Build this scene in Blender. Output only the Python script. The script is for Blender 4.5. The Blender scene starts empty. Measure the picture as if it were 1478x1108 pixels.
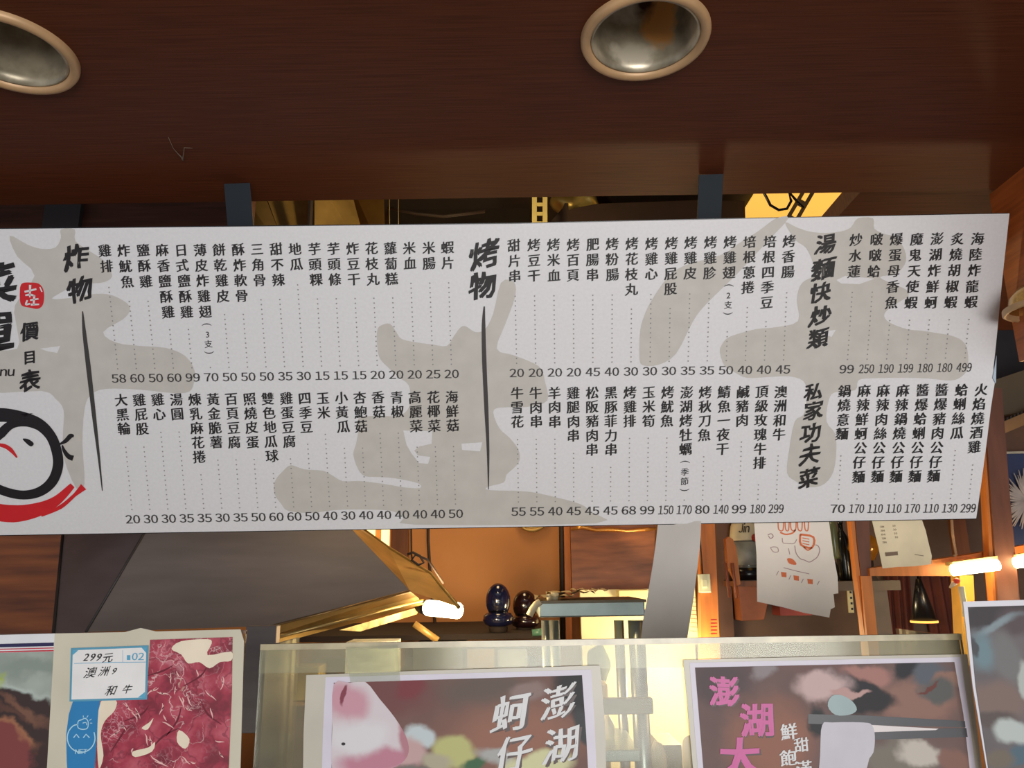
import bpy, math, random
from mathutils import Vector, Matrix
from mathutils.geometry import tessellate_polygon
random.seed(7)
SC = bpy.context.scene
COL = SC.collection
W, H, F = 1478, 1108, 1110.0
EYE = Vector((0, 0, 1.6))
PITCH, ROLL = math.radians(14), 0.015

# ---------------------------------------------------------------- camera
_r0 = Vector((1, 0, 0)); _u0 = Vector((0, -math.sin(PITCH), math.cos(PITCH)))
CF = Vector((0, math.cos(PITCH), math.sin(PITCH)))
CR = math.cos(ROLL) * _r0 - math.sin(ROLL) * _u0
CU = math.sin(ROLL) * _r0 + math.cos(ROLL) * _u0
cd = bpy.data.cameras.new('camera'); cam = bpy.data.objects.new('camera', cd); COL.objects.link(cam)
cd.sensor_width = 36; cd.lens = F / W * 36; cd.clip_start = 0.02
m = Matrix((CR, CU, -CF)).transposed().to_4x4(); m.translation = EYE
cam.matrix_world = m
SC.camera = cam

# ---------------------------------------------------------------- world, lights, exposure
SC.view_settings.view_transform = 'Standard'; SC.view_settings.look = 'None'
SC.view_settings.gamma = 1; SC.view_settings.use_curve_mapping = False
SC.view_settings.exposure = 0.0
wd = bpy.data.worlds.new('street_daylight'); SC.world = wd; wd.use_nodes = True
wd.node_tree.nodes['Background'].inputs[0].default_value = (0.72, 0.80, 0.95, 1)
wd.node_tree.nodes['Background'].inputs[1].default_value = 0.5

def lamp(name, kind, loc, power, color, size=0.2, size_y=None, target=None, spread=None):
    ld = bpy.data.lights.new(name, kind); ld.energy = power; ld.color = color
    if kind == 'AREA':
        ld.size = size
        if size_y: ld.shape = 'RECTANGLE'; ld.size_y = size_y
        if spread: ld.spread = spread
    else:
        ld.shadow_soft_size = size
    o = bpy.data.objects.new(name, ld); COL.objects.link(o); o.location = loc
    if target: o.rotation_euler = (Vector(target) - Vector(loc)).to_track_quat('-Z', 'Y').to_euler()
    return o
lamp('street_light', 'AREA', (0.72, -2.6, 1.3), 104, (1.0, 0.975, 0.93), 2.2, 1.4, (0.45, 1.3, 1.95))
WARM = (1.0, 0.70, 0.36)
lamp('kitchen_ceiling_light', 'AREA', (0.2, 3.0, 2.9), 20, WARM, 0.9, 0.5, (0.2, 3.0, 0))
lamp('hood_light', 'POINT', (-0.20, 2.34, 1.50), 12, WARM, 0.06)
lamp('shelf_light', 'POINT', (1.48, 2.34, 1.52), 7, WARM, 0.05)
lamp('duct_fill_light', 'POINT', (-0.05, 1.92, 2.66), 11, (1.0, .74, .36), 0.04)  # unseen point light added behind the soffit to brighten the golden duct
lamp('cream_wall_fill_light', 'POINT', (0.62, 2.95, 1.26), 15, (1.0, 0.80, 0.45), 0.08)  # unseen point light added to brighten the cream wall, no lamp modelled

# ---------------------------------------------------------------- pixel -> world helpers
def ray(x, y): return CR * ((x - W / 2) / F) + CU * ((H / 2 - y) / F) + CF
def PY(x, y, Y): r = ray(x, y); return EYE + r * (Y / r.y)
def PZ(x, y, z): r = ray(x, y); return EYE + r * ((z - EYE.z) / r.z)
def PXX(x, y, X): r = ray(x, y); return EYE + r * (X / r.x)

# ---------------------------------------------------------------- materials
MATS = {}
def lin(c): return tuple((v / 255 / 12.92) if v / 255 <= .04045 else ((v / 255 + .055) / 1.055) ** 2.4 for v in c)
def mat(name, color, rough=.6, metal=0., var=.12, scale=8., stretch=(1, 1, 1), bump=.0, spec=.5, emit=None, es=0, c2=None, coat=0):
    """principled with a noise driven colour variation; color in 0-255 sRGB"""
    if name in MATS: return MATS[name]
    M = bpy.data.materials.new(name); M.use_nodes = True; nt = M.node_tree; N = nt.nodes; L = nt.links
    b = N['Principled BSDF']; b.inputs['Roughness'].default_value = rough; b.inputs['Metallic'].default_value = metal
    b.inputs['Specular IOR Level'].default_value = spec; b.inputs['Coat Weight'].default_value = coat
    tc = N.new('ShaderNodeTexCoord'); mp = N.new('ShaderNodeMapping'); mp.inputs['Scale'].default_value = stretch
    L.new(tc.outputs['Object'], mp.inputs[0])
    nz = N.new('ShaderNodeTexNoise'); nz.inputs['Scale'].default_value = scale; nz.inputs['Detail'].default_value = 5
    L.new(mp.outputs[0], nz.inputs['Vector'])
    rp = N.new('ShaderNodeValToRGB'); c = lin(color)
    a = tuple(v * (1 - var * 1.6) for v in c); d = lin(c2) if c2 else tuple(min(1, v * (1 + var * 1.6)) for v in c)
    rp.color_ramp.elements[0].position = .3; rp.color_ramp.elements[1].position = .7
    rp.color_ramp.elements[0].color = (*a, 1); rp.color_ramp.elements[1].color = (*d, 1)
    L.new(nz.outputs[0], rp.inputs[0]); L.new(rp.outputs[0], b.inputs['Base Color'])
    if bump:
        bp = N.new('ShaderNodeBump'); bp.inputs['Strength'].default_value = bump; bp.inputs['Distance'].default_value = .002
        L.new(nz.outputs[0], bp.inputs['Height']); L.new(bp.outputs[0], b.inputs['Normal'])
    if emit:
        b.inputs['Emission Color'].default_value = (*emit, 1); b.inputs['Emission Strength'].default_value = es
    MATS[name] = M; return M

def flat(name, color, rough=.6, spec=.4): return mat(name, color, rough, var=.03, scale=30, spec=spec)

def acrylic(name, haze, hazecol, dust=.1):
    M = bpy.data.materials.new(name); M.use_nodes = True; nt = M.node_tree; N = nt.nodes; L = nt.links
    N.remove(N['Principled BSDF']); out = N['Material Output']
    tr = N.new('ShaderNodeBsdfTransparent'); tr.inputs[0].default_value = (.93, .95, .92, 1)
    df = N.new('ShaderNodeBsdfDiffuse'); df.inputs[0].default_value = (*lin(hazecol), 1)
    gl = N.new('ShaderNodeBsdfGlossy'); gl.inputs['Roughness'].default_value = .12
    tc = N.new('ShaderNodeTexCoord'); nz = N.new('ShaderNodeTexNoise'); nz.inputs['Scale'].default_value = 9; nz.inputs['Detail'].default_value = 8
    L.new(tc.outputs['Object'], nz.inputs['Vector'])
    mr = N.new('ShaderNodeMapRange'); mr.inputs[1].default_value = .35; mr.inputs[2].default_value = .75
    mr.inputs[3].default_value = haze; mr.inputs[4].default_value = haze + dust
    L.new(nz.outputs[0], mr.inputs[0])
    m1 = N.new('ShaderNodeMixShader'); L.new(mr.outputs[0], m1.inputs[0]); L.new(tr.outputs[0], m1.inputs[1]); L.new(df.outputs[0], m1.inputs[2])
    fr = N.new('ShaderNodeFresnel'); fr.inputs[0].default_value = 1.35
    m2 = N.new('ShaderNodeMixShader'); L.new(fr.outputs[0], m2.inputs[0]); L.new(m1.outputs[0], m2.inputs[1]); L.new(gl.outputs[0], m2.inputs[2])
    L.new(m2.outputs[0], out.inputs[0]); MATS[name] = M; return M

def print_mat(name, base, blobs, PL, noise=.25, nscale=14, rough=.6, coat=.0):
    """flat printed photograph: soft blobs of ink. blobs: (px,py,rx,ry,angle,color,softness); PL = Plane of the print"""
    M = bpy.data.materials.new(name); M.use_nodes = True; nt = M.node_tree; N = nt.nodes; L = nt.links
    b = N['Principled BSDF']; b.inputs['Roughness'].default_value = rough; b.inputs['Coat Weight'].default_value = coat
    b.inputs['Coat Roughness'].default_value = .15
    uv = N.new('ShaderNodeUVMap'); uv.uv_map = 'print'
    nz = N.new('ShaderNodeTexNoise'); nz.inputs['Scale'].default_value = nscale; nz.inputs['Detail'].default_value = 6
    L.new(uv.outputs[0], nz.inputs['Vector'])
    wob = N.new('ShaderNodeVectorMath'); wob.operation = 'MULTIPLY_ADD'
    L.new(nz.outputs['Color'], wob.inputs[0]); wob.inputs[1].default_value = (.045, .045, 0); 
    sb = N.new('ShaderNodeVectorMath'); sb.operation = 'SUBTRACT'; L.new(uv.outputs[0], sb.inputs[0]); sb.inputs[1].default_value = (.0225, .0225, 0)
    L.new(sb.outputs[0], wob.inputs[2])
    hs = N.new('ShaderNodeMix'); hs.data_type = 'RGBA'; hs.inputs[0].default_value = .5
    c = tuple(v * .78 for v in lin(base))
    hs.inputs[6].default_value = (*[v * (1 - noise) for v in c], 1); hs.inputs[7].default_value = (*[min(1, v * (1 + noise)) for v in c], 1)
    L.new(nz.outputs[0], hs.inputs[0]); cur = hs.outputs[2]
    for (px, py, rx, ry, ang, colr, soft) in blobs:
        u, v = PL.uv(px, py); sx, sy = PL.scale(px, py)
        mp = N.new('ShaderNodeMapping'); mp.vector_type = 'TEXTURE'
        mp.inputs['Location'].default_value = (u, v, 0); mp.inputs['Rotation'].default_value = (0, 0, math.radians(ang))
        mp.inputs['Scale'].default_value = (rx * sx, ry * sy, 1)
        L.new(wob.outputs[0], mp.inputs[0])
        ln = N.new('ShaderNodeVectorMath'); ln.operation = 'LENGTH'; L.new(mp.outputs[0], ln.inputs[0])
        mr = N.new('ShaderNodeMapRange'); mr.interpolation_type = 'SMOOTHSTEP'
        mr.inputs[1].default_value = 1 + soft*.7; mr.inputs[2].default_value = max(0, 1 - soft*.7)
        L.new(ln.outputs['Value'], mr.inputs[0])
        mx = N.new('ShaderNodeMix'); mx.data_type = 'RGBA'; L.new(mr.outputs[0], mx.inputs[0]); L.new(cur, mx.inputs[6])
        mx.inputs[7].default_value = (*[v * .78 for v in lin(colr)], 1); cur = mx.outputs[2]
    L.new(cur, b.inputs['Base Color']); MATS[name] = M; return M

# ---------------------------------------------------------------- object helpers
MW = {}
def _props(o, label, cat, group, kind):
    if label: o['label'] = label
    if cat: o['category'] = cat
    if group: o['group'] = group
    if kind: o['kind'] = kind
def thing(name, label, cat, loc, group=None, rot=(0, 0, 0)):
    o = bpy.data.objects.new(name, None); COL.objects.link(o); o.empty_display_size = .05
    o.location = loc; o.rotation_euler = rot
    from mathutils import Euler
    MW[o.name] = Matrix.Translation(Vector(loc)) @ Euler(rot).to_matrix().to_4x4()
    _props(o, label, cat, group, None); return o

class MB:
    def __init__(s): s.v = []; s.f = []; s.uvs = None; s.smooth = False
    def add(s, vs, fs):
        n = len(s.v); s.v += [Vector(p) for p in vs]; s.f += [tuple(i + n for i in f) for f in fs]; return s
    def box(s, a, b):
        x0, x1 = sorted((a[0], b[0])); y0, y1 = sorted((a[1], b[1])); z0, z1 = sorted((a[2], b[2]))
        return s.add([(x0,y0,z0),(x1,y0,z0),(x1,y1,z0),(x0,y1,z0),(x0,y0,z1),(x1,y0,z1),(x1,y1,z1),(x0,y1,z1)],
                     [(0,3,2,1),(4,5,6,7),(0,1,5,4),(1,2,6,5),(2,3,7,6),(3,0,4,7)])
    def hexa(s, q, dv):
        """quad q (4 points) pushed by the vector dv"""
        dv = Vector(dv); q = [Vector(p) for p in q]
        return s.add(q + [p + dv for p in q], [(0,1,2,3),(7,6,5,4),(0,4,5,1),(1,5,6,2),(2,6,7,3),(3,7,4,0)])
    def prism(s, pts, dv):
        pts = [Vector(p) for p in pts]; n = len(pts); dv = Vector(dv)
        tris = tessellate_polygon([pts])
        nn = len(s.v); s.v += pts + [p + dv for p in pts]
        for t in tris: s.f.append((nn+t[0], nn+t[1], nn+t[2])); s.f.append((nn+n+t[2], nn+n+t[1], nn+n+t[0]))
        for i in range(n): j = (i+1) % n; s.f.append((nn+i, nn+n+i, nn+n+j, nn+j))
        return s
    def tube(s, pts, r, seg=10, caps=True):
        pts = [Vector(p) for p in pts]; base = len(s.v); n = len(pts)
        rs = r if isinstance(r, (list, tuple)) else [r] * n
        for i, p in enumerate(pts):
            d = (pts[min(i+1, n-1)] - pts[max(i-1, 0)]).normalized()
            a = d.orthogonal().normalized() if i == 0 else (a - a.dot(d) * d).normalized()
            b = d.cross(a)
            for k in range(seg):
                t = 2 * math.pi * k / seg; s.v.append(p + (a * math.cos(t) + b * math.sin(t)) * rs[i])
        for i in range(n - 1):
            for k in range(seg):
                k2 = (k + 1) % seg; s.f.append((base+i*seg+k, base+i*seg+k2, base+(i+1)*seg+k2, base+(i+1)*seg+k))
        if caps:
            s.f.append(tuple(base + k for k in reversed(range(seg)))); s.f.append(tuple(base + (n-1)*seg + k for k in range(seg)))
        s.smooth = True; return s
    def lathe(s, c, prof, seg=40, axis=Vector((0, 0, 1)), sx=1, sy=1, cap=True):
        """prof: (radius, height along axis)"""
        c = Vector(c); axis = Vector(axis).normalized(); a = axis.orthogonal().normalized() if abs(axis.z) < .99 else Vector((1, 0, 0)); b = axis.cross(a)
        base = len(s.v)
        for (r, h) in prof:
            for k in range(seg):
                t = 2 * math.pi * k / seg; s.v.append(c + axis * h + (a * math.cos(t) * sx + b * math.sin(t) * sy) * r)
        for i in range(len(prof) - 1):
            for k in range(seg):
                k2 = (k+1) % seg; s.f.append((base+i*seg+k, base+i*seg+k2, base+(i+1)*seg+k2, base+(i+1)*seg+k))
        if cap and prof[0][0] > 1e-4: s.f.append(tuple(base + k for k in reversed(range(seg))))
        if cap and prof[-1][0] > 1e-4: s.f.append(tuple(base + (len(prof)-1)*seg + k for k in range(seg)))
        s.smooth = True; return s
    def ellipsoid(s, c, rx, ry, rz, seg=20, rings=12):
        c = Vector(c); base = len(s.v)
        for i in range(rings + 1):
            p = math.pi * i / rings
            for k in range(seg):
                t = 2*math.pi*k/seg; s.v.append(c + Vector((rx*math.sin(p)*math.cos(t), ry*math.sin(p)*math.sin(t), rz*math.cos(p))))
        for i in range(rings):
            for k in range(seg):
                k2 = (k+1) % seg; s.f.append((base+i*seg+k, base+(i+1)*seg+k, base+(i+1)*seg+k2, base+i*seg+k2))
        s.smooth = True; return s
    def build(s, name, mt, parent=None, label=None, cat=None, group=None, kind=None, bevel=0, local=None, smooth=None, shadow=True):
        me = bpy.data.meshes.new(name)
        if parent is not None: Mi = MW[parent.name].inverted(); org = None
        else:
            xs = [p.x for p in s.v]; ys = [p.y for p in s.v]; zs = [p.z for p in s.v]
            org = Vector(((min(xs)+max(xs))/2, (min(ys)+max(ys))/2, min(zs))); Mi = Matrix.Translation(-org)
        vv = s.v if local else [Mi @ p for p in s.v]
        me.from_pydata([tuple(p) for p in vv], [], s.f); me.materials.append(mt)
        if s.uvs:
            ul = me.uv_layers.new(name='print')
            for lp in me.loops: ul.data[lp.index].uv = s.uvs[lp.vertex_index]
        sm = s.smooth if smooth is None else smooth
        me.validate()
        if sm:
            for p in me.polygons: p.use_smooth = len(p.vertices) <= 4
        o = bpy.data.objects.new(name, me); COL.objects.link(o)
        if parent is not None: o.parent = parent; MW[o.name] = MW[parent.name]
        else: o.location = org; MW[o.name] = Matrix.Translation(org)
        if bevel:
            bv = o.modifiers.new('bevel', 'BEVEL'); bv.width = bevel; bv.segments = 2; bv.limit_method = 'ANGLE'
        _props(o, label, cat, group, kind); return o

# px boxes: front face on the vertical plane Y
def bpx(x0, y0, x1, y1, Y, depth, mb=None):
    mb = mb or MB(); ym, xm = (y0+y1)/2, (x0+x1)/2
    a = PY(x0, ym, Y).x; b = PY(x1, ym, Y).x; zt = PY(xm, y0, Y).z; zb = PY(xm, y1, Y).z
    return mb.box((a, Y, zb), (b, Y + depth, zt))
def ppx(pts, Y, depth, mb=None):
    return (mb or MB()).prism([PY(x, y, Y) for x, y in pts], (0, depth, 0))

# ---------------------------------------------------------------- plane frames for printed things
class Plane:
    """a flat thing: point P0, its up vector leaning by tilt towards the viewer"""
    def __init__(s, P0, tilt, parent):
        s.P0 = Vector(P0); s.t = tilt; s.n = Vector((0, -math.cos(tilt), -math.sin(tilt)))
        s.up = Vector((0, -math.sin(tilt), math.cos(tilt))); s.parent = parent
    def hit(s, x, y): r = ray(x, y); return EYE + r * ((s.P0 - EYE).dot(s.n) / r.dot(s.n))
    def uv(s, x, y): q = s.hit(x, y) - s.P0; return (q.x, q.dot(s.up))
    def scale(s, x, y):
        a = s.uv(x-1, y); b = s.uv(x+1, y); c = s.uv(x, y-1); d = s.uv(x, y+1)
        return abs(b[0]-a[0])/2, abs(c[1]-d[1])/2
    def pt(s, u, v, h=0): return s.P0 + Vector((u, 0, 0)) + s.up * v + s.n * h
    def sheet(s, pts, h0, h1, mb=None):
        mb = mb or MB(); uvs = [s.uv(x, y) for x, y in pts]
        q = [s.pt(u, v, h1) for u, v in uvs]
        mb.prism(q, s.n * (h0 - h1)); mb.uvs = (mb.uvs or []) + uvs + uvs; return mb

# glyph meshes taken from Blender's own interface font
GL = {}
def glyph(c, off=.0):
    if (c, off) in GL: return GL[c, off]
    cu = bpy.data.curves.new('glyph', 'FONT'); cu.body = c; cu.resolution_u = 2; cu.offset = off
    o = bpy.data.objects.new('glyph', cu); COL.objects.link(o)
    dg = bpy.context.evaluated_depsgraph_get(); dg.update()
    me = bpy.data.meshes.new_from_object(o.evaluated_get(dg))
    vs = [(v.co.x, v.co.y) for v in me.vertices]; fs = [tuple(p.vertices) for p in me.polygons]
    bpy.data.objects.remove(o); bpy.data.meshes.remove(me); bpy.data.curves.remove(cu)
    GL[c, off] = (vs, fs); return GL[c, off]

def put(mb, pl, c, px, py, wpx, hpx=None, h=.0008, bold=.058, off=.008, rise=.08, rot=0, warp=0, slant=0, bbox=False):
    """one character centred on pixel (px,py), em size in pixels"""
    vs, fs = glyph(c, 0)
    if not vs: return
    hpx = hpx or wpx; sx, sy = pl.scale(px, py); cu, cv = pl.uv(px, py)
    if bbox: xs = [p[0] for p in vs]; ys = [p[1] for p in vs]; mx, my = (min(xs)+max(xs))/2, (min(ys)+max(ys))/2
    else: mx, my = .5, .38
    ca, sa = math.cos(rot), math.sin(rot); ph = random.random() * 9
    sh = ((-.5, -.35), (.5, -.35), (-.5, .35), (.5, .35)) if bold > .059 else ((-.5, -.15), (.5, .15)) if bold else ((0, 0),)
    for k, (ddx, ddy) in enumerate(sh):
        dx = bold * (ddx + .5); dy = bold * ddy
        out = []
        for (x, y) in vs:
            x = x - mx + dx - bold / 2; y = y - my + dy; y += rise * x; x += slant * y
            if warp: x, y = x + warp * math.sin(7*y + ph) + warp*.5*math.sin(19*y+11*x+ph), y + warp * math.sin(6*x + 1.7 + ph)
            x, y = x * ca - y * sa, x * sa + y * ca
            out.append(pl.pt(cu + x * wpx * sx, cv + y * hpx * sy, h + k * .00008))
        mb.add(out, fs)
def number(mb, pl, txt, px, py, width, hpx=16, h=.0008, off=.006, slant=0):
    adv = []; x = 0
    for c in txt:
        wide = chr(ord(c) + 0xFEE0) if c.isascii() else c
        vs, fs = glyph(wide, 0); x0 = min(p[0] for p in vs); w = max(p[0] for p in vs) - x0 + .085
        if c == '1': w += .06; x0 -= .03
        adv.append((c, x - x0, vs, fs)); x += w
    tot = x - .085; sx, sy = pl.scale(px, py); cu, cv = pl.uv(px, py)
    for c, x0, vs, fs in adv:
        for k in (-.022, .022): mb.add([pl.pt(cu + ((x0 + a + k - tot/2) / tot * width + slant * b * hpx) * sx, cv + (b - .365) * hpx * sy, h + k*.001) for a, b in vs], fs)
def stroke(mb, pl, pts, ws, h=.0008, n=5):
    """brush stroke through pixel points with widths in px, smoothed"""
    P = []; 
    for i in range(len(pts) - 1):
        p0 = pts[max(i-1, 0)]; p1 = pts[i]; p2 = pts[i+1]; p3 = pts[min(i+2, len(pts)-1)]
        for k in range(n):
            t = k / n
            f = lambda a, b, c, d: .5*((2*b)+(-a+c)*t+(2*a-5*b+4*c-d)*t*t+(-a+3*b-3*c+d)*t**3)
            P.append((f(p0[0], p1[0], p2[0], p3[0]), f(p0[1], p1[1], p2[1], p3[1]), ws[i]*(1-t)+ws[i+1]*t))
    P.append((*pts[-1], ws[-1]))
    L_, R_ = [], []
    for i, (x, y, w) in enumerate(P):
        a = P[max(i-1, 0)]; b = P[min(i+1, len(P)-1)]; dx, dy = b[0]-a[0], b[1]-a[1]; l = math.hypot(dx, dy) or 1
        nx, ny = -dy/l*w/2, dx/l*w/2; L_.append(pl.uv(x+nx, y+ny)); R_.append(pl.uv(x-nx, y-ny))
    m_ = len(P); vs = [pl.pt(u, v, h) for u, v in L_ + R_]
    mb.add(vs, [(i, i+1, m_+i+1, m_+i) for i in range(m_-1)])
def fill(mb, pl, pts, h=.0004):
    q = [pl.pt(*pl.uv(x, y), h) for x, y in pts]; t = tessellate_polygon([q]); mb.add(q, [tuple(a) for a in t])
def smooth_poly(pts, n=3):
    out = []; m_ = len(pts)
    for i in range(m_):
        p0, p1, p2, p3 = pts[i-1], pts[i], pts[(i+1) % m_], pts[(i+2) % m_]
        for k in range(n):
            t = k / n; f = lambda a, b, c, d: .5*((2*b)+(-a+c)*t+(2*a-5*b+4*c-d)*t*t*1+(-a+3*b-3*c+d)*t**3)
            out.append((p1[0]+(f(p0[0],p1[0],p2[0],p3[0])-p1[0])*1.0, f(p0[1],p1[1],p2[1],p3[1])))
    return out
def ellipse(cx, cy, rx, ry, n=24, rot=0):
    return [(cx + rx*math.cos(t)*math.cos(rot) - ry*math.sin(t)*math.sin(rot), cy + rx*math.cos(t)*math.sin(rot) + ry*math.sin(t)*math.cos(rot)) for t in [2*math.pi*i/n for i in range(n)]]

# ================================================================ SETTING
SOF = 2.28                       # underside of the wooden soffit
YB = PZ(800, 284, SOF).y         # its back edge
wood_dark = mat('dark_wood_laminate', (86, 43, 24), .5, var=.16, scale=14, stretch=(.6, 26, 6), bump=.12, spec=.12)
wood_red = mat('reddish_wood', (150, 78, 38), .4, var=.2, scale=6, stretch=(.7, 5, 14), bump=.1)
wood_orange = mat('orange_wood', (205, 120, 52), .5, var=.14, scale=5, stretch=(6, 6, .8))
wood_brown = mat('brown_wood', (120, 72, 46), .55, var=.15, scale=6, stretch=(6, 6, .8))
plaster = mat('ochre_plaster', (205, 140, 84), .75, var=.06, scale=2)
cream = mat('cream_paint', (236, 224, 184), .6, var=.05, scale=4)
grey_steel = mat('brushed_grey_steel', (128, 118, 116), .5, .35, var=.08, scale=4, stretch=(1, 1, 6))
steel = mat('stainless_steel', (178, 184, 182), .32, .8, var=.08, scale=5, stretch=(1, 1, 5))
gold_metal = mat('mottled_golden_metal', (190, 156, 92), .4, .5, var=.2, scale=7)  # golden metal, tone mottled by noise
dark = mat('dark_recess', (44, 34, 30), .8, var=.15)
black_gloss = mat('black_plastic', (20, 20, 24), .25, var=.1)
white_sheet = mat('white_plastic', (226, 226, 220), .45, var=.03)

def struct(mb, name, mt, **k): return mb.build(name, mt, kind='structure', **k)
# soffit (the lowered ceiling over the counter), with round holes left to the downlights' housings
# holes are modelled: soffit plate built as a grid ring around each light
LIGHTS = [PZ(931, 52, SOF), PZ(12, 74, SOF)]
RL = .084
def soffit_plate():
    mb = MB(); x0, x1, y0, y1 = -1.9, 1.9, -.7, YB; z = SOF; R = RL * .93
    # square cells around the holes, rest as strips
    cells = []
    for c in LIGHTS: cells.append((c.x - .2, c.x + .2, c.y - .2, c.y + .2, c))
    ylo = min(c[2] for c in cells); yhi = max(c[3] for c in cells)
    def q(a, b, c_, d): mb.add([(a, c_, z), (b, c_, z), (b, d, z), (a, d, z)], [(0, 3, 2, 1)])
    q(x0, x1, y0, ylo); q(x0, x1, yhi, y1)
    xs = x0
    for (a, b, c_, d, ctr) in sorted(cells, key=lambda t: t[0]):
        q(xs, a, ylo, yhi); xs = b
        if c_ > ylo: q(a, b, ylo, c_)
        if d < yhi: q(a, b, d, yhi)
        n = 48; ring = []; outer = []
        for k in range(n):
            t = 2*math.pi*k/n; ct, st = math.cos(t), math.sin(t); ring.append((ctr.x+R*ct, ctr.y+R*st, z))
            s_ = .2 / max(abs(ct), abs(st)); outer.append((ctr.x+s_*ct, ctr.y+s_*st, z))
        mb.add(ring + outer, [(k, (k+1) % n, n+(k+1) % n, n+k) for k in range(n)])
    q(xs, x1, ylo, yhi)
    # back edge face and top
    mb.add([(x0, y1, z), (x1, y1, z), (x1, y1, z+.26), (x0, y1, z+.26)], [(0, 1, 2, 3)])
    mb.add([(x0, y0, z+.26), (x1, y0, z+.26), (x1, y1, z+.26), (x0, y1, z+.26)], [(0, 1, 2, 3)])
    return mb
struct(soffit_plate(), 'ceiling', wood_dark, smooth=False)
struct(MB().box((-2.6, 3.7, 0), (3.0, 3.8, 3.3)), 'wall_back', plaster)
struct(MB().box((-2.6, 1.35, 0), (-2.5, 3.7, 3.3)), 'wall_left', plaster)
struct(MB().box((2.9, 1.0, 0), (3.0, 3.7, 3.3)), 'wall_right', wood_brown)
struct(MB().box((-2.6, -3, -.1), (3.0, 3.8, 0)), 'floor', mat('grey_floor_tile', (120, 112, 104), .6, scale=3))
# kitchen ceiling above the soffit
struct(MB().box((-2.6, 1.45, 3.12), (3.0, 3.8, 3.2)), 'ceiling', dark)
# front fascia above the soffit, on the street side
struct(MB().box((-2.6, -.78, 2.2), (3.0, -.72, 3.2)), 'trim_1', wood_dark)
# wood cladding left, from the soffit down behind the hood's left side
pL = PY(358, 300, 1.75)
struct(MB().box((-2.5, 1.75, 2.16), (pL.x, 1.80, 2.6)), 'trim_2', mat('dark_header_wood', (74, 42, 28), .6, spec=.1, var=.2, scale=8, stretch=(.7, 6, 10)))
a = PY(66, 300, 1.74); b = PY(118, 300, 1.74)
struct(MB().box((a.x, 1.735, 2.16), (b.x, 1.75, 2.6)), 'trim_3', dark)
# left wooden wall piece seen under the board
a = PY(95, 840, 2.3)
struct(MB().box((-2.5, 2.3, 0), (a.x, 2.304, 2.3)), 'wall_left', mat('knotty_red_wood', (124, 66, 34), .35, var=.3, scale=3.5, stretch=(.8, 5, 9), c2=(165, 92, 42)))
# right: low wooden ceiling running back into the kitchen
a = PZ(1240, 279, SOF + .012); pr = PZ(1400, 277, SOF)
struct(MB().box((a.x, YB - .01, SOF + .012), (1.62, 2.2, SOF + .05)), 'ceiling', mat('brown_wood_ceiling', (84, 44, 26), .5, var=.2, scale=12, stretch=(.6, 22, 6), spec=.1))
# right return panel of the stall front
XR = .90
struct(MB().box((XR, .2, 1.955), (XR + .04, 1.317, SOF)), 'wall_right', mat('orange_brown_wood', (158, 84, 40), .42, var=.2, scale=8, stretch=(4, .8, 14)))

# ================================================================ MENU BOARD
TILT = math.radians(24.5)
B0 = Vector((0, 1.245, 2.207))
board = thing('menu_board', 'long white hanging menu board with black handwritten style columns of dishes and prices', 'menu board', B0, rot=(math.radians(90) + TILT, 0, 0))
BP = Plane(B0, TILT, board)
ink = flat('black_ink', (34, 30, 31), .55)
inkg = flat('dark_grey_ink', (62, 58, 58), .55)
white_b = mat('white_banner_vinyl', (222, 220, 222), .5, var=.02, scale=200, bump=.04)
greyp = flat('beige_grey_print', (196, 191, 184), .5)
red_ink = flat('red_ink', (205, 34, 40), .5)
dotm = flat('grey_dot_ink', (140, 136, 134), .5)
outline = [(-60, 331), (740, 323), (1100, 315), (1457, 308), (1447, 400), (1437, 503), (1434, 530), (1436, 551), (1430, 590), (1424, 640), (1416, 700), (1409, 748), (740, 760), (-60, 773)]
back = [(-60, 329.6), (740, 321.6), (1100, 313.8), (1456, 307), (1436, 520), (1433, 545), (1423, 645), (1410, 749.5), (740, 761.6), (-60, 774.6)]
BP.sheet(back, -.006, -.0021).build('backing_board', black_gloss, board, label='black edged backing board', smooth=False)
BP.sheet(outline, -.002, 0).build('printed_sheet', white_b, board, smooth=False)
ppm = MB(); fill(ppm, BP, [(1432, 545), (1437.5, 512), (1436.5, 553)], .002)
q = ppm; q.add([p + Vector((0, .001, 0)) for p in q.v], [(2, 1, 0)]); q.build('curled_corner', flat('pale_blue_sheet', (176, 190, 205)), board, label='curled torn bit of the right edge')

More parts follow.
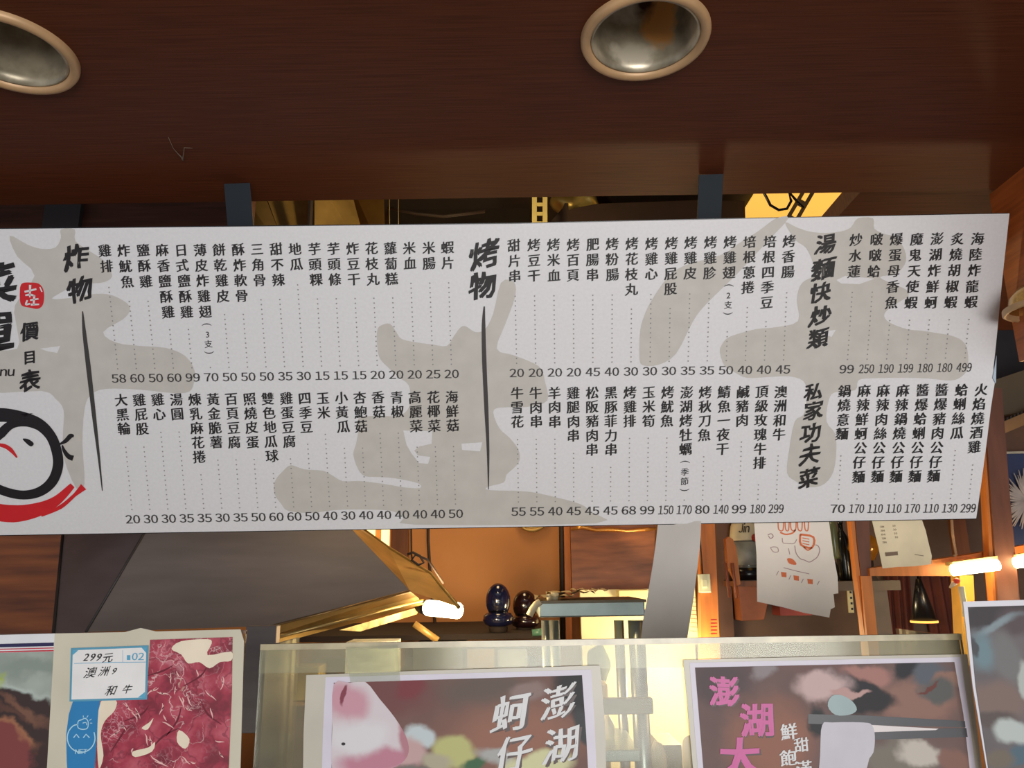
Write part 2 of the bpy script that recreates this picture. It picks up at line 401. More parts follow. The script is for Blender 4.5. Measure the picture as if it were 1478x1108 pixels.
G = [
 [(14,340),(40,353),(60,359),(80,357),(88,343),(88,331),(108,331),(109,348),(134,365),(152,378),(162,398),(150,407),(131,409),(108,412),(90,421),(75,431),(100,430),(137,424),(162,426),(184,438),(187,449),(177,461),(149,479),(167,494),(202,499),(240,502),(268,514),(281,535),(280,552),(273,565),(250,567),(200,562),(152,561),(131,570),(122,590),(119,640),(122,698),(110,704),(92,660),(91,625),(92,592),(80,575),(60,564),(-20,563),(-20,510),(25,503),(24,470),(22,440),(50,398),(25,370)],
 [(545,475),(551,469),(563,467),(572,479),(580,489),(602,494),(625,497),(645,499),(655,485),(665,472),(673,471),(686,479),(700,475),(712,452),(723,408),(741,406),(744,426),(730,466),(717,503),(740,512),(766,522),(781,532),(787,552),(790,578),(761,587),(722,588),(712,595),(721,618),(735,631),(748,648),(750,664),(743,674),(731,685),(727,696),(705,702),(706,707),(761,709),(801,717),(837,727),(852,738),(860,755),(600,757),(583,747),(565,737),(520,735),(482,736),(448,740),(416,737),(406,727),(396,712),(397,694),(408,680),(420,671),(439,677),(466,679),(480,686),(495,694),(522,694),(560,699),(583,703),(606,704),(603,697),(570,690),(545,688),(527,687),(517,677),(510,656),(514,640),(517,622),(518,603),(548,600),(575,600),(589,590),(592,575),(590,556),(576,544),(557,527),(547,514),(544,492)],
 [(976,510),(951,526),(928,527),(923,515),(924,477),(930,455),(940,434),(963,401),(988,383),(1040,368),(1065,352),(1095,333),(1120,315),(1138,315),(1107,349),(1065,394),(1019,439),(1000,464)],
 [(1133,321),(1150,328),(1168,334),(1190,336),(1213,334),(1228,328),(1238,315),(1260,315),(1262,330),(1278,338),(1291,341),(1303,355),(1308,372),(1303,386),(1291,395),(1270,400),(1290,410),(1308,418),(1311,427),(1297,436),(1282,446),(1276,456),(1285,466),(1310,475),(1330,477),(1349,480),(1372,484),(1388,491),(1396,504),(1397,530),(1388,543),(1372,549),(1340,546),(1300,545),(1250,546),(1238,550),(1234,563),(1205,566),(1196,578),(1193,608),(1205,625),(1207,650),(1203,680),(1190,698),(1170,703),(1148,694),(1136,682),(1139,650),(1147,608),(1160,598),(1165,570),(1160,550),(1139,543),(1107,544),(1078,545),(1062,538),(1046,528),(1039,507),(1044,494),(1055,485),(1090,475),(1120,472),(1152,463),(1150,433),(1155,412),(1165,403),(1178,396),(1172,375),(1163,357),(1148,346)]]
gm = MB()
for i, g in enumerate(G): fill(gm, BP, smooth_poly(g), .0003 + .00002*i)
gm.build('grey_brush_print', greyp, board, smooth=False, label='pale grey oversized brush strokes printed behind the text')
wm = MB()
for g in ([(58,503),(87,499),(83,509),(70,507)], [(582,621),(624,622),(623,640),(605,644),(598,650),(603,657),(621,659),(618,669),(605,668),(594,654),(587,642)], [(666,640),(696,638),(693,651),(667,649)], [(1207,404),(1220,398),(1262,402),(1240,410),(1214,409)], [(1180,479),(1206,476),(1200,486)]):
    wm = MB(); fill(wm, BP, g, .0005); wm.build('white_gap_print', white_b, board, smooth=False)

ROWS = [  # (names, prices, first top, last top, first price, last price, pitch)
 ('雞排 炸魷魚 鹽酥雞 麻香鹽酥雞 日式鹽酥雞 薄皮炸雞翅(3支) 餅乾雞皮 酥炸軟骨 三角骨 甜不辣 地瓜 芋頭粿 芋頭條 炸豆干 花枝丸 蘿蔔糕 米血 米腸 蝦片',
  '58 60 50 60 99 70 50 50 50 35 30 15 15 15 20 20 20 25 20', (151.6, 361.7), (646, 357), (171.8, 546), (652, 539.4), 22.3),
 ('大黑輪 雞屁股 雞心 湯圓 煉乳麻花捲 黃金脆薯 百頁豆腐 照燒皮蛋 雙色地瓜球 雞蛋豆腐 四季豆 玉米 小黃瓜 杏鮑菇 香菇 青椒 高麗菜 花椰菜 海鮮菇',
  '20 30 30 35 35 30 35 50 60 60 50 40 30 40 40 40 40 40 50', (175, 577), (652, 572.3), (192, 749), (658, 741), 20.7),
 ('甜片串 烤豆干 烤米血 烤百頁 肥腸串 烤粉腸 烤花枝丸 烤雞心 烤雞屁股 烤雞皮 烤雞胗 烤雞翅(2支) 培根蔥捲 培根四季豆 烤香腸',
  '20 20 20 20 45 40 30 30 30 35 35 50 40 40 45', (742, 354), (1139, 348), (746, 538), (1130, 533), 22.0),
 ('牛雪花 牛肉串 羊肉串 雞腿肉串 松阪豬肉串 黑豚菲力串 烤雞排 玉米筍 烤魷魚 澎湖烤牡蠣(季節) 烤秋刀魚 鯖魚一夜干 鹹豬肉 頂級玫瑰牛排 澳洲和牛',
  '55 55 40 45 45 45 68 99 150 170 80 140 99 180 299', (746, 567), (1127, 565), (748.5, 738), (1119.7, 733.8), 20.5),
 ('炒水蓮 啵啵蛤 爆蛋母香魚 魔鬼天使蝦 澎湖炸鮮蚵 炙燒胡椒蝦 海陸炸龍蝦', '99 250 190 199 180 180 499', (1235.4, 345.6), (1410.7, 344), (1222, 532.5), (1391, 530), 22.9),
 ('鍋燒意麵 麻辣鮮蚵公仔麵 麻辣肉絲公仔麵 麻辣鍋燒公仔麵 醬爆蛤蜊公仔麵 醬爆豬肉公仔麵 蛤蜊絲瓜 火焰燒酒雞', '70 170 110 110 170 110 130 299', (1219, 564), (1415.6, 562), (1209, 733.8), (1397, 733), 20.65)]
dots = MB()
for names, prices, t0, t1, p0, p1, pitch in ROWS:
    names = names.split(); prices = prices.split(); n = len(names); assert n == len(prices)
    for i, (nm, pr_) in enumerate(zip(names, prices)):
        k = i / (n - 1); tx, ty = t0[0]+(t1[0]-t0[0])*k, t0[1]+(t1[1]-t0[1])*k; qx, qy = p0[0]+(p1[0]-p0[0])*k, p0[1]+(p1[1]-p0[1])*k
        at = lambda y: tx + (qx - tx) * (y - ty) / (qy - ty)
        mb = MB(); y = ty; small = False; last = ty
        for c in nm:
            if c == '(':
                y += -pitch + 18.5; put(mb, BP, '(', at(y), y, 15, 14, rot=-math.pi/2, bold=0, rise=0, off=.0, bbox=True); small = True; y += 14.5
            elif c == ')':
                y += -1; put(mb, BP, ')', at(y), y, 15, 14, rot=-math.pi/2, bold=0, rise=0, off=.0, bbox=True); last = y - 5
            elif small:
                put(mb, BP, c, at(y), y, 12, bold=.02, off=.0, bbox=(c in '23')); y += 13.5
            else:
                put(mb, BP, c, at(y) + random.uniform(-.4, .4), y + random.uniform(-.3, .3), 19.0, 19.2, rot=random.uniform(-.02, .02), warp=.008); last = y; y += pitch
        mb.build('dish_name', ink, board, smooth=False)
        mb = MB(); number(mb, BP, pr_, qx, qy, 20.3 if len(pr_) == 2 else 21.5, 16.3 if len(pr_) == 2 else 17, slant=0 if len(pr_) == 2 else .06)
        mb.build('price', inkg, board, smooth=False)
        y = last + 25; end = qy - 14
        m_ = int((end - y) / 6.9)
        for j in range(m_ + 1):
            yy = end - 6.9 * j; cu_, cv_ = BP.uv(at(yy), yy); r = .00135
            dots.add([BP.pt(cu_ + r*math.cos(a_), cv_ + r*math.sin(a_), .0008) for a_ in [math.pi*t/3 for t in range(6)]], [(0, 1, 2, 3, 4, 5)])
dots.build('dotted_leaders', dotm, board, kind='stuff', smooth=False)

def heading(items, label):
    mb = MB()
    for (c, x, y, s, sl) in items: put(mb, BP, c, x, y, s, s*1.02, bold=.062, off=.02, rise=.2, warp=.03, slant=sl)
    mb.build('heading', ink, board, smooth=False)
heading([('炸', 110, 371, 37, .1), ('物', 116, 417, 37, .1)], '')
heading([('烤', 699, 367, 43, .06), ('物', 697, 412, 40, .04)], '')
heading([('湯', 1191.5, 352, 29, .1), ('麵', 1188, 387.5, 33, .1), ('快', 1184, 421.6, 30, .1), ('炒', 1184, 455.5, 30, .15), ('類', 1181, 488, 29, .1)], '')
heading([('私', 1174, 565, 26, .1), ('家', 1174, 592, 28, .1), ('功', 1170, 624, 30, .1), ('夫', 1169, 655, 30, .1), ('菜', 1167, 689, 29, .1)], '')
heading([('菜', -6, 410, 62, .1), ('單', -10, 484, 66, .1)], '')
heading([('價', 43, 478, 27, .1), ('目', 43.5, 515, 20, .1), ('表', 43.5, 549, 31, .1)], '')
mb = MB(); number(mb, BP, 'Menu', -4, 536, 47, 18, slant=.25); mb.build('heading', ink, board, smooth=False)
mb = MB(); stroke(mb, BP, [(119.5, 449), (122, 480), (128, 530), (136, 600), (143, 660), (148, 708)], [1.5, 5.5, 7, 6, 3.5, 1.2]); mb.build('divider_stroke', inkg, board, smooth=False)
mb = MB(); stroke(mb, BP, [(699, 442), (698, 470), (699, 520), (702, 590), (704.5, 650), (705, 706)], [2, 5.5, 6.5, 6, 4, 1.2]); mb.build('divider_stroke', inkg, board, smooth=False)
# seal
mb = MB(); fill(mb, BP, smooth_poly([(30, 412), (34, 408), (44, 407.5), (56, 409), (62.5, 417), (64, 428), (62, 440), (55, 445.5), (44, 444), (32, 441), (29, 432), (29, 420)]), .0007)
seal = mb.build('red_seal', red_ink, board, smooth=False)
mb = MB()
for p, w in (([(36, 421), (53, 417)], [3, 2.5]), ([(44, 411), (43.5, 429)], [3.5, 2]), ([(37, 426), (44, 425), (51, 427)], [2, 3, 2]), ([(40, 433), (38, 439), (44, 438)], [2, 3, 2]), ([(50, 426), (49, 440)], [3, 2.5]), ([(44, 433), (56, 431)], [2.5, 2]), ([(45, 439.5), (57, 439)], [3, 2]), ([(58, 414), (61, 421)], [1.5, 2])):
    stroke(mb, BP, p, w, .0010)
mb.build('seal_character', white_b, seal, smooth=False)
# round bird / fish emblem
emb = MB()
stroke(emb, BP, [(-45, 640), (-38, 620), (-22, 604), (0, 598.5), (28, 602), (55, 611), (73, 628), (82, 650), (84, 672), (76, 694), (58, 709), (34, 714), (8, 709), (-14, 698), (-30, 680), (-38, 655)], [14, 16, 19, 20, 19, 17, 15, 15, 15, 15, 14, 13, 13, 13, 13, 12], .0009)
fill(emb, BP, [(30, 597), (48, 596), (36, 601)], .0009)
stroke(emb, BP, [(-10, 640), (2, 625), (18, 612), (40, 612), (62, 622)], [6, 14, 12, 7, 2], .00095)
fill(emb, BP, smooth_poly([(33, 633), (40, 633), (47, 637), (49, 641), (45, 644), (39, 640)]), .0009)
stroke(emb, BP, [(86, 641), (95, 636), (102, 629), (107, 629)], [2, 6, 7, 3], .0009)
stroke(emb, BP, [(90, 642), (93, 650), (99, 658), (106, 661)], [2, 5, 7, 8], .00092)
emb.build('bird_emblem', flat('ink_black', (26, 20, 24)), board, smooth=False)
em2 = MB()
stroke(em2, BP, [(-8, 641), (6, 643), (16, 649), (25, 660)], [3, 6, 6, 2], .00098)
stroke(em2, BP, [(-60, 727), (-20, 736), (20, 741), (55, 735), (82, 722), (105, 700)], [22, 25, 25, 20, 14, 8], .0009)
stroke(em2, BP, [(60, 744), (88, 731), (108, 714), (121, 702)], [3, 6, 5, 11], .00092)
em2.build('red_brush_stroke', red_ink, board, smooth=False)

# straps that carry the board
sm = mat('dark_blue_strap', (36, 42, 48), .6, var=.1, spec=.15)
for (x0, x1, y0, y1, l) in ((323, 361, 265, 324, 'dark blue-grey strap holding up the left half of the menu board'), (1009, 1044, 252, 317, 'dark blue-grey strap holding up the right half of the menu board')):
    A = [PZ(x0, y0, SOF - .001), PZ(x1, y0, SOF - .001)]; yy = A[0].y
    Bq = [PY(x1, y1, yy + .002), PY(x0, y1, yy + .002)]
    xc0, xc1 = A[0].x, A[1].x
    lo = [PY(x1, y1 + 10, 1.266), PY(x0, y1 + 10, 1.266)]
    MB().hexa([A[0], Vector((A[1].x, yy, SOF)), Vector((xc1, lo[0].y, lo[0].z)), Vector((xc0, lo[0].y, lo[0].z))], (0, .002, 0)).build('hanging_strap', sm, None, l, 'strap', 'straps carrying the menu board', bevel=.0005)

# ================================================================ DOWNLIGHTS
trimm = mat('tarnished_brass_trim', (190, 152, 110), .45, .15, var=.12, scale=14)
refl = mat('stained_reflector', (158, 146, 122), .35, .35, var=.3, scale=24, c2=(200, 186, 160))
for c, l in zip(LIGHTS, ('round recessed downlight above the right half of the board, with rust on its reflector', 'round recessed downlight cut off at the top left corner')):
    t = thing('recessed_downlight', l, 'ceiling light', c, 'downlights in the wooden soffit')
    R = RL
    MB().lathe(c, [(R*.84, .003), (R*.85, -.006), (R*.90, -.010), (R*.97, -.009), (R*1.0, -.004), (R*1.0, .002)], 64, cap=False).build('trim_ring', trimm, t)
    rr = MB(); base = []
    prof = [(R*.86, .0), (R*.84, -.004), (R*.80, -.004), (R*.795, .012), (R*.76, .045), (R*.66, .085), (R*.45, .115), (R*.22, .125), (R*.2, .15), (.0, .152)]
    rr.lathe(c, prof, 64, cap=False); r_ = rr.build('reflector', refl, t)
    if l.endswith('reflector'):
        rm = refl.copy(); r_.data.materials[0] = rm; N = rm.node_tree.nodes; L = rm.node_tree.links; cur = N['Principled BSDF'].inputs['Base Color'].links[0].from_socket
        tc = N.new('ShaderNodeTexCoord')
        for (ce, ra, co) in (((-.012, .02, .085), (.05, .04, .03), (214, 206, 196)), ((.030, .045, .065), (.022, .03, .040), (226, 160, 92)), ((.012, .03, .088), (.016, .03, .030), (64, 34, 20)), ((-.004, .05, .02), (.03, .03, .02), (226, 214, 190))):  # rust and pale patches; the last pale blob paints the glare near the rim
            mp = N.new('ShaderNodeMapping'); mp.vector_type = 'TEXTURE'; mp.inputs['Location'].default_value = ce; mp.inputs['Scale'].default_value = ra; L.new(tc.outputs['Object'], mp.inputs[0])
            ln = N.new('ShaderNodeVectorMath'); ln.operation = 'LENGTH'; L.new(mp.outputs[0], ln.inputs[0])
            nz = N.new('ShaderNodeTexNoise'); nz.inputs['Scale'].default_value = 60; L.new(tc.outputs['Object'], nz.inputs['Vector'])
            ad = N.new('ShaderNodeMath'); ad.operation = 'MULTIPLY_ADD'; L.new(nz.outputs[0], ad.inputs[0]); ad.inputs[1].default_value = 1.0; L.new(ln.outputs['Value'], ad.inputs[2])
            mr = N.new('ShaderNodeMapRange'); mr.inputs[1].default_value = 1.75; mr.inputs[2].default_value = 1.3; L.new(ad.outputs[0], mr.inputs[0])
            mx = N.new('ShaderNodeMix'); mx.data_type = 'RGBA'; L.new(mr.outputs[0], mx.inputs[0]); L.new(cur, mx.inputs[6]); mx.inputs[7].default_value = (*lin(co), 1); cur = mx.outputs[2]
        L.new(cur, N['Principled BSDF'].inputs['Base Color'])
    MB().lathe(c, [(.0, .085), (R*.10, .088), (R*.17, .10), (R*.19, .12), (R*.16, .150)], 24).build('lamp_socket', mat('rusty_socket', (84, 52, 34), .7, var=.4, scale=30), t)
# small wad of cobweb thread stuck on the soffit
p = PZ(261, 225, SOF); mbw = MB()
pts = [PZ(x, y, SOF - .001 - k*.0006) for k, (x, y) in enumerate([(243, 198), (250, 214), (257, 222), (262, 227), (264, 231), (265, 222), (266, 213), (278, 214)])]
mbw.tube(pts, [.0003, .0004, .0007, .0012, .0014, .0007, .0005, .0002], 6)
mbw.build('cobweb_thread', mat('grey_thread', (120, 105, 90), .9), None, 'small grey cobweb thread hanging from the dark soffit left of the centre', 'cobweb')
# small round dish lamp on the right return panel
lc = PY(1512, 444, 1.24)
t = thing('wall_dish_lamp', 'round shallow metal lamp with a pale rim beside the right edge of the board', 'lamp', lc)
MB().lathe(lc, [(.0660, .004), (.0665, -.003), (.062, -.006), (.058, -.004), (.057, .004)], 56, cap=False).build('rim', trimm, t)
MB().lathe(lc, [(.058, .002), (.054, .022), (.038, .040), (.014, .048), (.0, .048)], 48, cap=False).build('dish', mat('gold_dish', (214, 168, 92), .25, .8, var=.1), t)
MB().tube([lc + Vector((.03, 0, .03)), Vector((XR + .001, lc.y, lc.z + .035))], .008, 10).build('arm', trimm, t)

# ================================================================ COUNTER AND ACRYLIC GUARD
YG = 1.0
zt = PY(740, 924, YG).z
xl = PY(372, 1000, YG).x; xr = PY(1394, 960, YG).x
counter = thing('serving_counter', 'long wooden serving counter under the acrylic guard, below the posters', 'counter', (0, 1.3, 0))
MB().box((-2.0, .93, 0), (1.7, 1.6, 1.02)).build('body', wood_brown, counter, bevel=.004)
MB().box((-2.05, .88, 1.02), (1.75, 1.65, 1.06)).build('worktop', steel, counter, bevel=.004)
ac = acrylic('clear_acrylic', .06, (196, 184, 156), .10)
ac2 = acrylic('dusty_acrylic', .12, (200, 190, 160), .22)
edge = mat('acrylic_edge', (168, 156, 124), .25, var=.25, scale=22, spec=.7)
guard = thing('acrylic_guard', 'clear acrylic counter guard with a dusty top behind the two middle posters', 'sneeze guard', ((xl+xr)/2, 1.15, 1.06))
MB().box((xl, YG, 1.06), (xr, YG + .004, zt)).build('front_pane', ac, guard)
MB().box((xl, YG - .001, zt - .007), (xr, YG + .005, zt)).build('top_edge', edge, guard)
MB().box((xl, YG - .0006, zt - .034), (xr, YG - .0001, zt - .007)).build('dusty_band', ac2, guard)
MB().box((xl, YG + .006, 1.06), (xl + .005, YG + .16, zt - .004)).build('end_pane', ac, guard)
MB().box((xr - .005, YG + .006, 1.06), (xr, YG + .16, zt - .004)).build('end_pane', ac, guard)
g2 = thing('acrylic_guard', 'clear acrylic panel holding the raw beef poster at the left end of the counter', 'sneeze guard', (-.9, YG, 1.06))
ztl = PY(200, 913, YG).z
MB().box((-1.9, YG, 1.06), (PY(349, 1000, YG).x, YG + .004, ztl)).build('pane', ac, g2)
MB().box((-1.9, YG - .001, ztl - .003), (PY(349, 1000, YG).x, YG + .005, ztl + .001)).build('top_edge', mat('brown_edge', (120, 96, 76), .5), g2)
g3 = thing('acrylic_guard', 'clear acrylic panel behind the blue-grey poster at the far right', 'sneeze guard', (1.0, YG, 1.06))
MB().box((xr + .004, YG - .02, 1.06), (1.6, YG - .016, PY(1440, 872, YG).z)).build('pane', ac, g3)

# ================================================================ POSTERS
sleeve = mat('laminate_sleeve', (186, 180, 166), .3, var=.06, scale=10, spec=.4)
sleeve_c = mat('cream_laminate_sleeve', (200, 193, 172), .3, var=.05, scale=10)
paper = flat('poster_paper', (204, 198, 210), .4)
def poster(name, label, Y, outer, papr, pmat, outmat):
    x = PY(sum(p[0] for p in outer)/len(outer), 1000, Y).x
    t = thing(name, label, 'poster', (x, Y, 1.1)); pl = Plane((0, Y, 1.5), 0, t)
    pl.sheet(outer, -.0012, 0).build('laminate', outmat, t, smooth=False)
    if papr: m2 = pl.sheet(papr, .0001, .0004); m2.build('paper', pmat, t, smooth=False)
    return t, pl
def picture(pl, t, pts, mt, name='photo_print', h=.0008, **k):
    m2 = pl.sheet(pts, h - .0003, h); return m2.build(name, mt, t, smooth=False, **k)
def polyp(pl, t, pts, mt, h, name, **k):
    m2 = MB(); fill(m2, pl, pts, h); return m2.build(name, mt, t, smooth=False, **k)

# clam poster (second from the right in the middle)
t, pl = poster('laminated_poster', 'laminated poster of pink squid and clams with white brush writing', YG - .004,
    [(442, 974), (600, 968), (866, 960), (873, 1040), (878, 1240), (436, 1240), (438, 1060)], [(470, 977), (853, 966), (858, 1040), (866, 1240), (462, 1240), (466, 1060)], paper, sleeve)
pm = print_mat('clam_photo', (122, 86, 76), [
    (560, 1000, 60, 40, 0, (118, 66, 64), .6), (700, 995, 70, 25, 0, (104, 86, 78), .7), (740, 1060, 90, 45, 0, (156, 106, 86), .8),
    (845, 985, 42, 48, 0, (34, 32, 34), .35), (845, 1045, 14, 30, 20, (60, 62, 64), .4), (765, 1000, 26, 14, 10, (150, 124, 118), .5), (590, 992, 18, 18, 0, (128, 46, 54), .6),
    
    (545, 1096, 60, 16, 0, (206, 150, 164), .5), (520, 1110, 40, 8, 0, (96, 104, 128), .5), (606, 1066, 24, 17, 10, (206, 216, 218), .4), (588, 1090, 24, 22, 0, (206, 170, 168), .5),
    (655, 1080, 30, 26, 0, (198, 196, 128), .35), (630, 1100, 24, 14, 0, (186, 176, 150), .5), (682, 1098, 18, 10, 20, (58, 104, 66), .5), (716, 1090, 30, 12, -20, (180, 180, 176), .5),
    (770, 1104, 52, 20, 5, (222, 220, 170), .35), (700, 1120, 20, 10, 0, (160, 80, 50), .4), (600, 1125, 60, 14, 0, (120, 116, 110), .5)], pl)
picture(pl, t, [(482, 985), (840, 974), (846, 1060), (856, 1240), (478, 1240), (479, 1060)], pm)
pb = print_mat('squid_body_photo', (226, 214, 218), [(500, 1008, 34, 26, 0, (214, 158, 172), .6), (497, 1000, 4, 15, -12, (140, 56, 74), .3), (545, 1098, 60, 18, 0, (202, 134, 154), .5), (520, 1060, 40, 26, 0, (232, 228, 230), .6), (588, 1080, 8, 40, 15, (190, 130, 140), .6)], pl, noise=.08)
picture(pl, t, smooth_poly([(482, 987), (505, 985), (528, 984), (548, 1008), (570, 1035), (586, 1062), (590, 1085), (578, 1102), (550, 1112), (500, 1110), (480, 1112), (480, 1050)]), pb, 'squid_print', .0011)
wink = flat('white_lettering_ink', (204, 204, 204), .4); shad = flat('dark_outline_ink', (70, 52, 50), .4)
for mt_, dx, h in ((shad, 2.2, .0010), (wink, 0, .0013)):
    m2 = MB()
    for (c, x, y, s) in (('澎', 806, 1012, 50), ('湖', 811, 1074, 52), ('蚵', 738, 1028, 54), ('仔', 742, 1086, 52)):
        put(m2, pl, c, x + dx, y + dx, s, s*1.06, h=h, bold=.05, off=.02, rise=.2, warp=.02, slant=.15)
    m2.build('lettering', mt_, t, smooth=False)
m2 = MB(); fill(m2, pl, ellipse(496, 1073, 3, 2.2, 10), .0016); m2.build('black_speck', ink, t, smooth=False)
tape = acrylic('clear_tape', .05, (226, 220, 200), .15)
pl.sheet([(500, 934), (574, 931), (578, 982), (506, 984)], .0014, .0018).build('clear_tape', tape, t, smooth=False)

# squid and chopsticks poster
t, pl = poster('laminated_poster', 'laminated poster of white squid held in chopsticks with pink writing, right of the middle', YG - .004,
    [(986, 952), (1200, 947), (1396, 944), (1402, 985), (1414, 1080), (1432, 1240), (1012, 1240), (996, 1060)], [(995, 956), (1386, 948), (1398, 1030), (1424, 1240), (1018, 1240), (1003, 1060)], paper, sleeve)
pm = print_mat('squid_photo', (112, 86, 82), [
    (1040, 985, 50, 40, 0, (88, 70, 72), .6), (1115, 1075, 60, 60, 0, (156, 104, 84), .7), (1105, 972, 18, 12, 0, (152, 140, 142), .5),
    (1175, 965, 50, 12, 0, (120, 88, 84), .5), (1310, 1015, 70, 32, 0, (152, 112, 98), .5), (1250, 972, 34, 16, 0, (178, 126, 116), .5), (1235, 995, 60, 18, -20, (32, 26, 34), .4),
    (1258, 1015, 32, 24, 0, (30, 26, 32), .4), (1185, 992, 40, 22, 5, (212, 182, 178), .45), (1225, 1001, 22, 6, 0, (200, 160, 154), .4), (1312, 963, 22, 14, 30, (28, 26, 34), .5), (1342, 972, 22, 18, 0, (92, 98, 108), .5),
    (1366, 985, 20, 10, 0, (150, 112, 98), .5), (1355, 1000, 22, 16, 0, (92, 92, 90), .5), (1343, 994, 12, 2.5, 20, (110, 52, 44), .5), (1176, 1045, 16, 24, 0, (40, 40, 44), .4),
    (1300, 1095, 60, 30, 0, (128, 120, 108), .5), (1330, 1088, 34, 18, -10, (206, 196, 184), .4), (1380, 1100, 20, 16, 0, (140, 100, 88), .5)], pl, nscale=22)
picture(pl, t, [(1003, 963), (1377, 955), (1390, 1030), (1414, 1240), (1026, 1240), (1011, 1060)], pm)
chop = flat('chopstick_print', (72, 72, 76), .35)
polyp(pl, t, [(1166, 1030), (1250, 1032), (1392, 1040), (1393, 1049), (1258, 1046), (1166, 1044)], chop, .0010, 'chopstick_print')
polyp(pl, t, [(1235, 1053), (1394, 1050), (1396, 1063), (1262, 1067), (1235, 1066)], chop, .00105, 'chopstick_print')
polyp(pl, t, [(1256, 1045.5), (1354, 1051), (1350, 1053), (1258, 1056)], flat('pale_print', (214, 206, 204), .4), .0012, 'white_gap')
polyp(pl, t, smooth_poly([(1186, 1046), (1200, 1042), (1245, 1042), (1258, 1046), (1262, 1062), (1260, 1085), (1250, 1110), (1235, 1240), (1178, 1240), (1183, 1090)]), flat('squid_print', (182, 178, 186), .35), .0013, 'squid_print')
polyp(pl, t, smooth_poly([(1194, 1018), (1200, 1004), (1215, 1003), (1230, 1012), (1236, 1024), (1225, 1031), (1205, 1031)]), flat('teal_white_print', (140, 160, 160), .35), .0013, 'squid_print')
pink = flat('pink_lettering_ink', (192, 80, 144), .4)
for mt_, dx, h in ((shad, 2, .0014), (pink, 0, .0016)):
    m2 = MB()
    for (c, x, y, s) in (('澎', 1045, 997, 44), ('湖', 1092, 1038, 50), ('大', 1068, 1092, 60), ):
        put(m2, pl, c, x + dx, y + dx, s, s*1.02, h=h, bold=.07, off=.035, rise=.05, warp=.012, rot=-.05)
    m2.build('lettering', mt_, t, smooth=False)
m2 = MB()
for (c, x, y, s) in (('鮮', 1138, 1055, 25), ('甜', 1156, 1074, 22), ('飽', 1137, 1093, 25), ('滿', 1160, 1108, 24)):
    put(m2, pl, c, x, y, s, s, h=.0016, bold=.05, off=.012, rise=.1)
m2.build('small_lettering', wink, t, smooth=False)

# far right poster
t, pl = poster('laminated_poster', 'laminated blue-grey seafood poster at the bottom right corner, taller than its neighbours', YG - .03,
    [(1390, 868), (1600, 862), (1600, 1240), (1442, 1240), (1424, 1108), (1404, 990)], None, None, mat('white_laminate', (214, 212, 218), .4, var=.03))
pm = print_mat('seafood_photo', (112, 104, 106), [
    (1430, 884, 70, 18, 8, (64, 58, 62), .5), (1470, 900, 30, 20, 0, (92, 78, 80), .6), (1440, 902, 34, 6, 18, (142, 158, 164), .8), (1418, 938, 20, 28, -10, (118, 144, 152), .7), (1403, 932, 5, 14, 0, (78, 80, 84), .5),
    (1455, 950, 22, 40, 0, (124, 122, 122), .6), (1440, 1015, 50, 28, 0, (134, 112, 104), .6), (1430, 1040, 40, 12, 0, (96, 84, 80), .6), (1483, 985, 12, 26, 0, (190, 196, 190), .4), (1462, 1058, 34, 17, -12, (196, 204, 200), .4), (1472, 1090, 34, 12, 20, (84, 108, 122), .5), (1435, 1095, 22, 16, 0, (120, 108, 94), .5)], pl)
picture(pl, t, [(1397, 876), (1600, 870), (1600, 1240), (1444, 1240), (1426, 1108), (1408, 990)], pm)

# burger poster
t, pl = poster('laminated_poster', 'burger poster with navy and red stripes, cut off at the bottom left corner', YG - .006,
    [(-80, 918), (79, 914), (81, 1000), (66, 1240), (-80, 1240)], None, None, flat('white_poster', (220, 220, 222), .4))
pm = print_mat('burger_photo', (168, 178, 168), [
    (50, 960, 60, 14, 0, (146, 158, 148), .7), (0, 984, 12, 14, 0, (172, 190, 66), .5), (40, 1000, 40, 12, -20, (196, 208, 200), .6), (10, 1050, 84, 60, -8, (58, 38, 34), .12), (35, 1022, 40, 5, -30, (128, 86, 66), .9), (12, 1020, 30, 4, -20, (96, 60, 48), .9),
    (-8, 1092, 80, 60, -20, (168, 110, 78), .10), (-14, 1098, 78, 60, -20, (136, 62, 60), .12), (60, 1110, 14, 40, 0, (60, 38, 34), .5)], pl, nscale=30, noise=.35)
picture(pl, t, [(-80, 944), (78, 940), (78, 1000), (66, 1240), (-80, 1240)], pm)
for (y0, y1, c_, nm) in ((927, 932, (44, 40, 78), 'navy_stripe'), (934, 935.5, (190, 60, 70), 'red_stripe'), (937.5, 939.5, (190, 60, 70), 'red_stripe')):
    polyp(pl, t, [(-80, y0 + 4), (78, y0), (78, y1), (-80, y1 + 4)], flat(nm + '_ink', c_, .4), .0008, nm)

# raw beef poster
t, pl = poster('laminated_poster', 'laminated poster of raw marbled beef with a handwritten price card', YG - .012,
    [(79, 914), (180, 912), (203, 906), (225, 911), (347, 908), (352, 925), (350, 1000), (343, 1240), (60, 1240), (74, 1000)], None, None, sleeve_c)
M = bpy.data.materials.new('marbled_beef_photo'); M.use_nodes = True; N = M.node_tree.nodes; L = M.node_tree.links; b_ = N['Principled BSDF']
b_.inputs['Roughness'].default_value = .45; b_.inputs['Coat Weight'].default_value = .1; b_.inputs['Coat Roughness'].default_value = .15
uvn = N.new('ShaderNodeUVMap'); uvn.uv_map = 'print'
nz = N.new('ShaderNodeTexNoise'); nz.inputs['Scale'].default_value = 34; nz.inputs['Detail'].default_value = 8; L.new(uvn.outputs[0], nz.inputs['Vector'])
wv = N.new('ShaderNodeVectorMath'); wv.operation = 'MULTIPLY_ADD'; wv.inputs[1].default_value = (.09, .09, 0); L.new(nz.outputs['Color'], wv.inputs[0]); L.new(uvn.outputs[0], wv.inputs[2])
